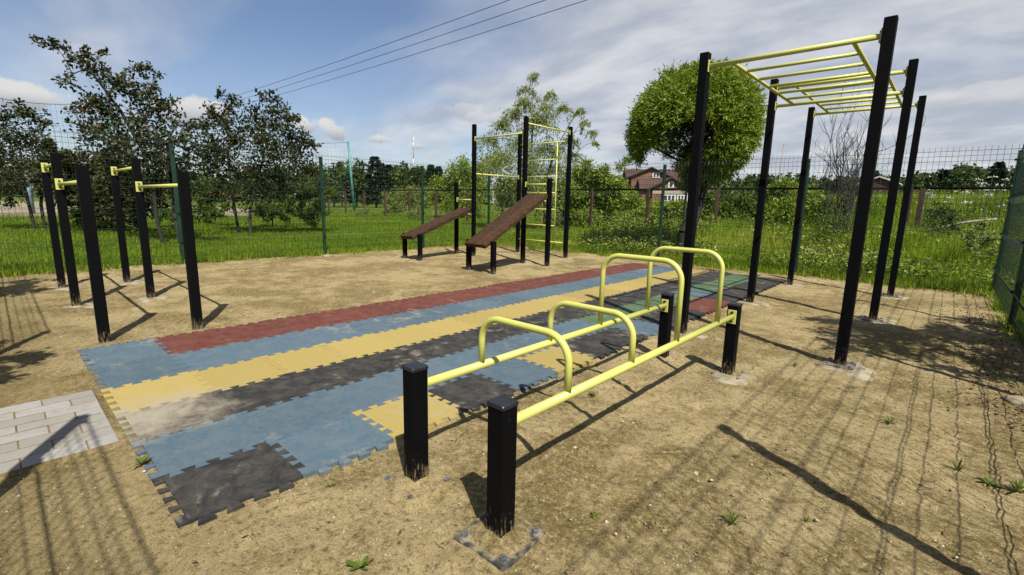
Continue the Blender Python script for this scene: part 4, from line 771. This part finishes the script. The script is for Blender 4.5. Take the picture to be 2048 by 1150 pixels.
for k, (x, y, s, lab) in enumerate(WEED):
    s *= .86
    g = on_ground(x, y, .024 if k == 12 else 0); r = np.random.default_rng(200+k); hab = r.random(); n_ = int((10+14*hab) if s > .06 else 7+6*hab); b = MB(); at = []
    root = empty('weed', (g.x, g.y, .024 if k == 12 else float(sand_z(np.array([g.x]), np.array([g.y]))[0])), r.uniform(0, 6)); tag(root, lab, 'weed', 'weeds in the sand'); V = []; Fc = []
    for j in range(n_):
        q = 6.283*j/n_+r.normal(0, .3); ln_ = s*r.uniform(.6, 1.2); el = r.uniform(.25+.5*hab, .9+.5*hab); w_ = ln_*r.uniform(.045, .10)*(1.9-1.25*hab); dx, dy = math.cos(q), math.sin(q); o = len(V); c, sn = math.cos(el), math.sin(el)
        for t, ww in ((0, .35), (.4, 1.), (.75, .7), (1, .02)):
            z = ln_*(t*sn-.55*t*t*c*.8); h_ = ln_*t*c
            V += [(dx*h_-dy*w_*ww, dy*h_+dx*w_*ww, max(z, .002)), (dx*h_+dy*w_*ww, dy*h_-dx*w_*ww, max(z, .002))]; at += [.2+.8*r.random()]*2
        Fc += [(o+2*i, o+2*i+1, o+2*i+3, o+2*i+2) for i in range(3)]
    link_mesh('leaves', fast_mesh('leaves', np.array(V), np.array(Fc), True, at), LEAF['fresh'], root)

# ------------------------------------------------------------------ background structures
bf = empty('post_and_rail_fence', (0, 27.5, 0)); tag(bf, 'old fence of brown steel posts under one black rail', 'fence')
for i, x in enumerate([-59.1, -55, -51, -47, -42.9, -38.7, -34.6, -30.4, -26.2, -22.0, -17.95, -13.87, -9.71, -5.74, -1.46, -1.05, 2.9]):
    MB().box((x, random.uniform(-.05, .05), -.4), (.20, .14, 3.0+random.uniform(0, .12)), random.uniform(-.2, .2), .01).build('post', M['rust'], bf)
for i in range(12): MB().tube([(-60+i*5.3, 0, 2.62+random.uniform(-.02, .02)), (-60+(i+1)*5.3, 0, 2.62+random.uniform(-.02, .02))], .055, 8).build('rail', M['rail'], bf)
o = MB().tube([(-.95, 25.6, .75), (.5, 25.9, 1.25), (1.3, 26.1, 1.4)], [.06, .05, .04], 7).build('fallen_pole', M['oldwood']); tag(o, 'pale weathered pole lying in the meadow beside the brown posts', 'pole')
for x, y, z, dx, lab in ((-33.3, 28.2, 2.7, 1.2, 'short pale stick poking up by the far brown posts'), (-27.4, 28.2, 2.6, -1.3, 'leaning pale stick above the rail left of the pull-up frame')):
    o = MB().tube([(x, y, z-1.2), (x+dx, y, z+.75)], .05, 6).build('dead_stick', M['oldwood']); tag(o, lab, 'stick')
def far_pt(px_, depth): p = at_depth(px_, 400, depth); p.z = float(terrain(p.x, p.y)); return p
# ball-stop net with turquoise poles
net = empty('ball_net', (-56, 31, 0)); tag(net, 'tall ball-stop net hung between turquoise poles behind the trees', 'net'); n0 = Vector((-56, 31, 0)); NP = [Vector((-56.3, 31, 0)), Vector((-48.5, 6.8, 0)), Vector((-43.5, -3.5, 0))]; NH = 8.6
for q in NP: MB().tube([q-n0+Vector((.5, .3, -.3)), q-n0+Vector((0, 0, NH+.1))], [.17, .11], 10).build('pole', M['turq'], net)
for a, c in zip(NP, NP[1:]):
    def cat(t, z, a=a, c=c): return a.lerp(c, t)-n0+Vector((0, 0, z-(1.1*4*t*(1-t))*z/NH))
    MB().tube([cat(t/16, NH) for t in range(17)], .028, 5).build('top_cable', M['net'], net); b = MB()
    for k in range(1, 36): b.tube([cat(k/36, .2), cat(k/36, NH*.5), cat(k/36, NH)], .007, 3, True, False)
    for k in range(1, 16): b.tube([cat(t/8, NH*k/16) for t in range(9)], .007, 3, True, False)
    b.build('netting', M['net'], net)
o = empty('blue_pole', GP(66, 432)); tag(o, 'pale blue steel pole behind the leftmost dark tree', 'pole'); MB().tube([(0, 0, 0), (-.05, 0, 3.6)], .16, 10).build('shaft', M['bluepole'], o); MB().tube([(-.05, 0, 3.4), (1.6, 0, 3.6)], .08, 8).build('arm', M['bluepole'], o)
mp_ = far_pt(828, 420); ms = empty('radio_mast', mp_); tag(ms, 'thin distant radio mast banded white and red', 'mast'); zt = at_depth(828, 284, 420).z
for k in range(7): MB().tube([(0, 0, zt*k/7), (0, 0, zt*(k+1)/7)], .45-.03*k, 6).build('band', M['white' if k % 2 == 0 else 'red'], ms)
MB().box((0, 0, zt), (1.5, 1.5, 3.0)).build('antenna', M['white'], ms)
wp = far_pt(1553, 60); o = empty('flag_pole', wp); tag(o, 'slim white pole rising behind the meadow bushes', 'pole'); MB().tube([(0, 0, -.2), (.1, 0, at_depth(1553, 293, 60).z-wp.z)], [.07, .045], 8).build('shaft', M['oldwood'], o); MB().tube([(.1, 0, at_depth(1553, 293, 60).z-wp.z), (.1, 0, at_depth(1553, 291, 60).z-wp.z)], .06, 8).build('finial', M['oldwood'], o)
# three overhead wires and their pole
for k, (y, z, lab) in enumerate(((14.0, 9.05, 'uppermost overhead power wire crossing the sky'), (14.75, 9.0, 'middle overhead power wire crossing the sky'), (15.5, 8.9, 'lowest overhead power wire crossing the sky'))):
    pts = [(-47+t*3.6, y, z+.45-1.0*4*(t/20)*(1-t/20)*.45) for t in range(21)]; o = MB().tube(pts, .012, 6).build('power_wire', M['cable']); tag(o, lab, 'wire', 'overhead power wires')
pp = empty('power_pole', (-47, 14.7, 0)); tag(pp, 'utility pole carrying the wires, hidden behind the middle dark tree', 'utility pole'); MB().tube([(0, 0, -.2), (0, 0, 9.3)], [.15, .10], 10).build('shaft', M['oldwood'], pp); MB().box((0, 0, 9.25), (.1, 1.9, .1)).build('cross_arm', M['oldwood'], pp)
for y in (-.7, .05, .8): MB().tube([(0, y, 9.34), (0, y, 9.5)], .05, 8).build('insulator', M['white'], pp)

# brick house: main gable and lower front gable
hp = at_depth(1316, 405, 70); hp.z = 0; hs = empty('brick_house', hp, YAW-.10); tag(hs, 'orange brick house with two brown gable roofs behind the meadow', 'house')
def gable(x0, x1, y0, y1, zw, zr, over=.4, t=.18, nm='wall'):
    """walls with the gable towards -y, ridge along y"""
    xm = (x0+x1)/2; V = [(x0, y0, -1), (x1, y0, -1), (x1, y1, -1), (x0, y1, -1), (x0, y0, zw), (x1, y0, zw), (x1, y1, zw), (x0, y1, zw), (xm, y0, zr), (xm, y1, zr)]
    MB().add(V, [(0, 1, 5, 8, 4), (2, 3, 7, 9, 6), (1, 2, 6, 5), (3, 0, 4, 7)]).build(nm, M['brick'], hs)
    k = (zr-zw)/(xm-x0); roofs = []
    for s in (-1, 1):
        xe = (x0-over) if s < 0 else (x1+over); ze = zw-k*over; o_ = [(xe, y0-over, ze), (xm, y0-over, zr), (xm, y1+over, zr), (xe, y1+over, ze)]
        roofs.append(MB().hexa([(a, b, c+.02) for a, b, c in o_]+[(a, b, c+t) for a, b, c in o_]).build('roof', M['roof'], hs))
    return roofs
def window(x0, x1, z0, z1, y, nx):
    f = MB().box(((x0+x1)/2, y-.02, z0), (x1-x0+.2, .12, z1-z0+.2)).build('window', M['white'], hs); w = (x1-x0)/nx
    for i in range(nx): MB().box((x0+w*(i+.5), y-.07, z0+.1), (w-.16, .06, z1-z0)).build('pane', M['pane'], f)
Z0 = lambda py: at_depth(1316, py, 70).z
def wing(x0, x1, y0, y1, zw, zr, t=.18, over=.45):
    ym = (y0+y1)/2; V = [(x0, y0, -1), (x1, y0, -1), (x1, y1, -1), (x0, y1, -1), (x0, y0, zw), (x1, y0, zw), (x1, y1, zw), (x0, y1, zw), (x0, ym, zr), (x1, ym, zr)]
    MB().add(V, [(0, 1, 5, 4), (2, 3, 7, 6), (1, 2, 6, 9, 5), (3, 0, 4, 8, 7)]).build('wall', M['brick'], hs); k = (zr-zw)/(ym-y0); out = []
    for ye, s_ in ((y0-over, 1), (y1+over, -1)):
        o_ = [(x0-over, ye, zw-k*over), (x1+over, ye, zw-k*over), (x1+over, ym, zr), (x0-over, ym, zr)]; out.append(MB().hexa([(a, b, c+.02) for a, b, c in o_]+[(a, b, c+t) for a, b, c in o_]).build('roof', M['roof'], hs))
    return out
r1 = wing(-3.9, 4.6, 4.2, 10.2, Z0(353), Z0(335)); gable(-3.6, 2.2, 3.6, 7.0, Z0(351), Z0(333.5), .45); window(-.35, .55, Z0(353), Z0(345), 3.6, 2)
wing(-2.3, 7.5, .6, 4.6, Z0(377), Z0(358)); gable(-.9, 4.1, -.1, 2.4, Z0(375), Z0(356.5), .5); window(1.35, 1.95, Z0(375), Z0(366), -.1, 1); window(.75, 2.35, Z0(402), Z0(392), -.1, 3); window(2.75, 4.05, Z0(402), Z0(392), -.1, 3)
MB().box((1.6, -.13, Z0(388)), (5.06, .1, .45)).build('stone_band', M['trim'], hs)
for x, w_ in ((-2.9, .5), (-2.0, .5), (1.7, .75), (2.7, .45)): MB().box((x, 7.4, Z0(345)), (w_, .6, Z0(331.5)-Z0(345))).build('chimney', M['brick'], r1[0])
ph = far_pt(1752, 95); sh_ = empty('shed', ph, YAW-.7); tag(sh_, 'small far building with a pale gable roof right of the bare shrub', 'building'); e = at_depth(1752, 368, 95).z-ph.z; t_ = at_depth(1752, 355, 95).z-ph.z
MB().add([(-3.2, 0, 0), (3.2, 0, 0), (3.2, 7, 0), (-3.2, 7, 0), (-3.2, 0, e), (3.2, 0, e), (3.2, 7, e), (-3.2, 7, e), (0, 0, t_), (0, 7, t_)], [(0, 1, 5, 8, 4), (2, 3, 7, 9, 6), (1, 2, 6, 5), (3, 0, 4, 7)]).build('wall', M['rust'], sh_)
for s in (-1, 1):
    q = [(s*3.6, -.4, e-.2), (0, -.4, t_), (0, 7.4, t_), (s*3.6, 7.4, e-.2)]; MB().hexa([(a, b, c+.02) for a, b, c in q]+[(a, b, c+.25) for a, b, c in q]).build('roof', M['white'], sh_)

# far trees: a few kinds copied along the skyline, the solid wood behind as one mass
def far_crown(kind, r):
    if kind == 'spruce':
        n_ = 900; t = r.random(n_)**.8; q = r.uniform(0, 6.28, n_); R = (1-t)**.85*.20*r.uniform(.5, 1.1, n_); C_ = np.stack([np.cos(q)*R, np.sin(q)*R, .08+t*.90], 1); D_ = np.stack([np.cos(q), np.sin(q), np.full(n_, -.35)], 1)
    else:
        lob = [(r.normal(0, .15), r.normal(0, .15), r.uniform(.35, .86), r.uniform(.10, .19)) for _ in range(15)]; C_ = np.concatenate([np.array(l[:3])+unit(75, r)*l[3]*r.uniform(.5, 1.05, (75, 1)) for l in lob]); n_ = len(C_); D_ = unit(n_, r); D_[:, 2] += .2
    D_ /= np.linalg.norm(D_, axis=1, keepdims=True); return leaf_quads(C_, D_, (.085 if kind == 'spruce' else .075)*r.uniform(.6, 1.2, n_), .055*r.uniform(.6, 1.2, n_), r)
PROTO = {}
for kind in ('spruce', 'leafy'):
    for v in range(3):
        r = np.random.default_rng(300+v+(10 if kind == 'spruce' else 0)); V, Fc, at = far_crown(kind, r); PROTO[kind, v] = (fast_mesh('crown', V, Fc, False, at), MB().tube([(0, 0, -.03), (.01, 0, .4), (0, .01, .8)], [.018, .012, .004], 6).mesh('trunk'))
        PROTO[kind, v][0].materials.append(LEAF['spruce' if kind == 'spruce' else 'dark']); PROTO[kind, v][1].materials.append(M['bark'])
def far_tree(px_, top, depth, kind, v, label, group='far trees along the skyline'):
    p = far_pt(px_, depth); hgt = at_depth(px_, top, depth).z-p.z; root = empty('spruce_tree' if kind == 'spruce' else 'broadleaf_tree', p, random.uniform(0, 6)); tag(root, label, 'tree', group); root.scale = (hgt*random.uniform(.95, 1.2),)*2+(hgt,)
    for me, nm in zip(PROTO[kind, v], ('crown', 'trunk')): link_mesh(nm, me, None, root)
SK = [(650, 335, 85, 'leafy'), (668, 318, 95, 'leafy'), (684, 322, 110, 'spruce'), (713, 322, 100, 'leafy'), (735, 335, 120, 'leafy'), (752, 312, 100, 'spruce'), (766, 326, 120, 'spruce'), (779, 328, 110, 'spruce'), (792, 330, 120, 'leafy'), (806, 336, 130, 'leafy'), (820, 326, 105, 'leafy'), (842, 332, 120, 'leafy'), (862, 328, 105, 'spruce'), (877, 332, 115, 'spruce'), (700, 345, 130, 'leafy'), (856, 345, 140, 'leafy'), (895, 350, 140, 'leafy'), (630, 330, 100, 'leafy'), (600, 325, 110, 'leafy'), (560, 335, 110, 'leafy')]
ORD = ['leftmost', 'second from left', 'third from left', 'fourth from left', 'fifth from left', 'sixth from left', 'seventh from left', 'eighth from left', 'ninth from left', 'tenth from left', 'eleventh from left', 'twelfth from left', 'thirteenth from left', 'rightmost']
for kd, ds_ in (('spruce', 'far spruces left of the pull-up frame'), ('leafy', 'far broadleaf trees left of the pull-up frame')):
    row = sorted(q for q in SK if q[3] == kd)
    for i, (x, t, d, _) in enumerate(row): far_tree(x, t, d, kd, i % 3, (ORD[-1] if i == len(row)-1 else ORD[i])+' of the '+ds_)
for i, (x, t, d, kd, lab) in enumerate(((1985, 322, 105, 'spruce', 'tallest dark spruce on the skyline at the far right'), (1742, 340, 120, 'spruce', 'lone dark spruce left of the two far monkey bar posts'), (1905, 330, 125, 'leafy', 'round broadleaf tree in the wood above the white umbels'), (1880, 338, 125, 'spruce', 'small spruce in the wood left of the white umbels'), (2030, 332, 110, 'leafy', 'broadleaf tree of the wood against the right edge'), (2075, 325, 110, 'leafy', 'broadleaf tree of the wood just past the right edge'), (1935, 338, 120, 'spruce', 'small spruce in the wood above the white umbels'))):
    far_tree(x, t, d, kd, (i+1) % 3, lab, 'trees of the right-hand skyline')
rf = np.random.default_rng(91); CC = []; DD = []; AT = []
def wood_mass(x0, x1, tops, d0, d1, n_):
    for k in range(n_):
        x = rf.uniform(x0, x1); d = rf.uniform(d0, d1); p = far_pt(x, d); top = np.interp(x, *tops)+rf.normal(3, 5); hgt = at_depth(x, top, d).z-p.z; m = 150; sp = rf.random() < .35; t = rf.random(m); q = rf.uniform(0, 6.28, m)
        R = hgt*(.17*(1-t) if sp else .22*np.sqrt(np.clip(t*(1.02-t)*4, 0, 1)))*np.sqrt(rf.random(m)); CC.append(np.stack([p.x+R*np.cos(q), p.y+R*np.sin(q), p.z+hgt*(.03+.97*t)], 1)); DD.append(unit(m, rf)); AT.append(np.full(m, rf.uniform(.0, .35) if sp else rf.uniform(.2, .9)))
wood_mass(1800, 2250, ([1800, 1850, 1900, 1950, 2000, 2050, 2250], [352, 346, 340, 340, 342, 335, 325]), 115, 190, 210)
wood_mass(1480, 1800, ([1480, 1540, 1640, 1800], [350, 352, 358, 352]), 150, 230, 150)
wood_mass(-150, 700, ([-150, 300, 560, 700], [345, 345, 345, 352]), 150, 240, 230); wood_mass(700, 1500, ([700, 900, 1300, 1500], [356, 362, 362, 352]), 150, 240, 260)
C_ = np.concatenate(CC); D_ = np.concatenate(DD); a_ = np.concatenate(AT); n_ = len(C_); V, Fc, at = leaf_quads(C_, D_, rf.uniform(.7, 1.5, n_), rf.uniform(.5, 1.0, n_), rf); at = np.clip(np.repeat(a_, 4)+(at-.5)*.4, 0, 1)
tag(link_mesh('far_wood', fast_mesh('far_wood', V, Fc, False, at), LEAF['dark']), 'dark far-off wood closing the horizon', 'wood', kind='stuff')
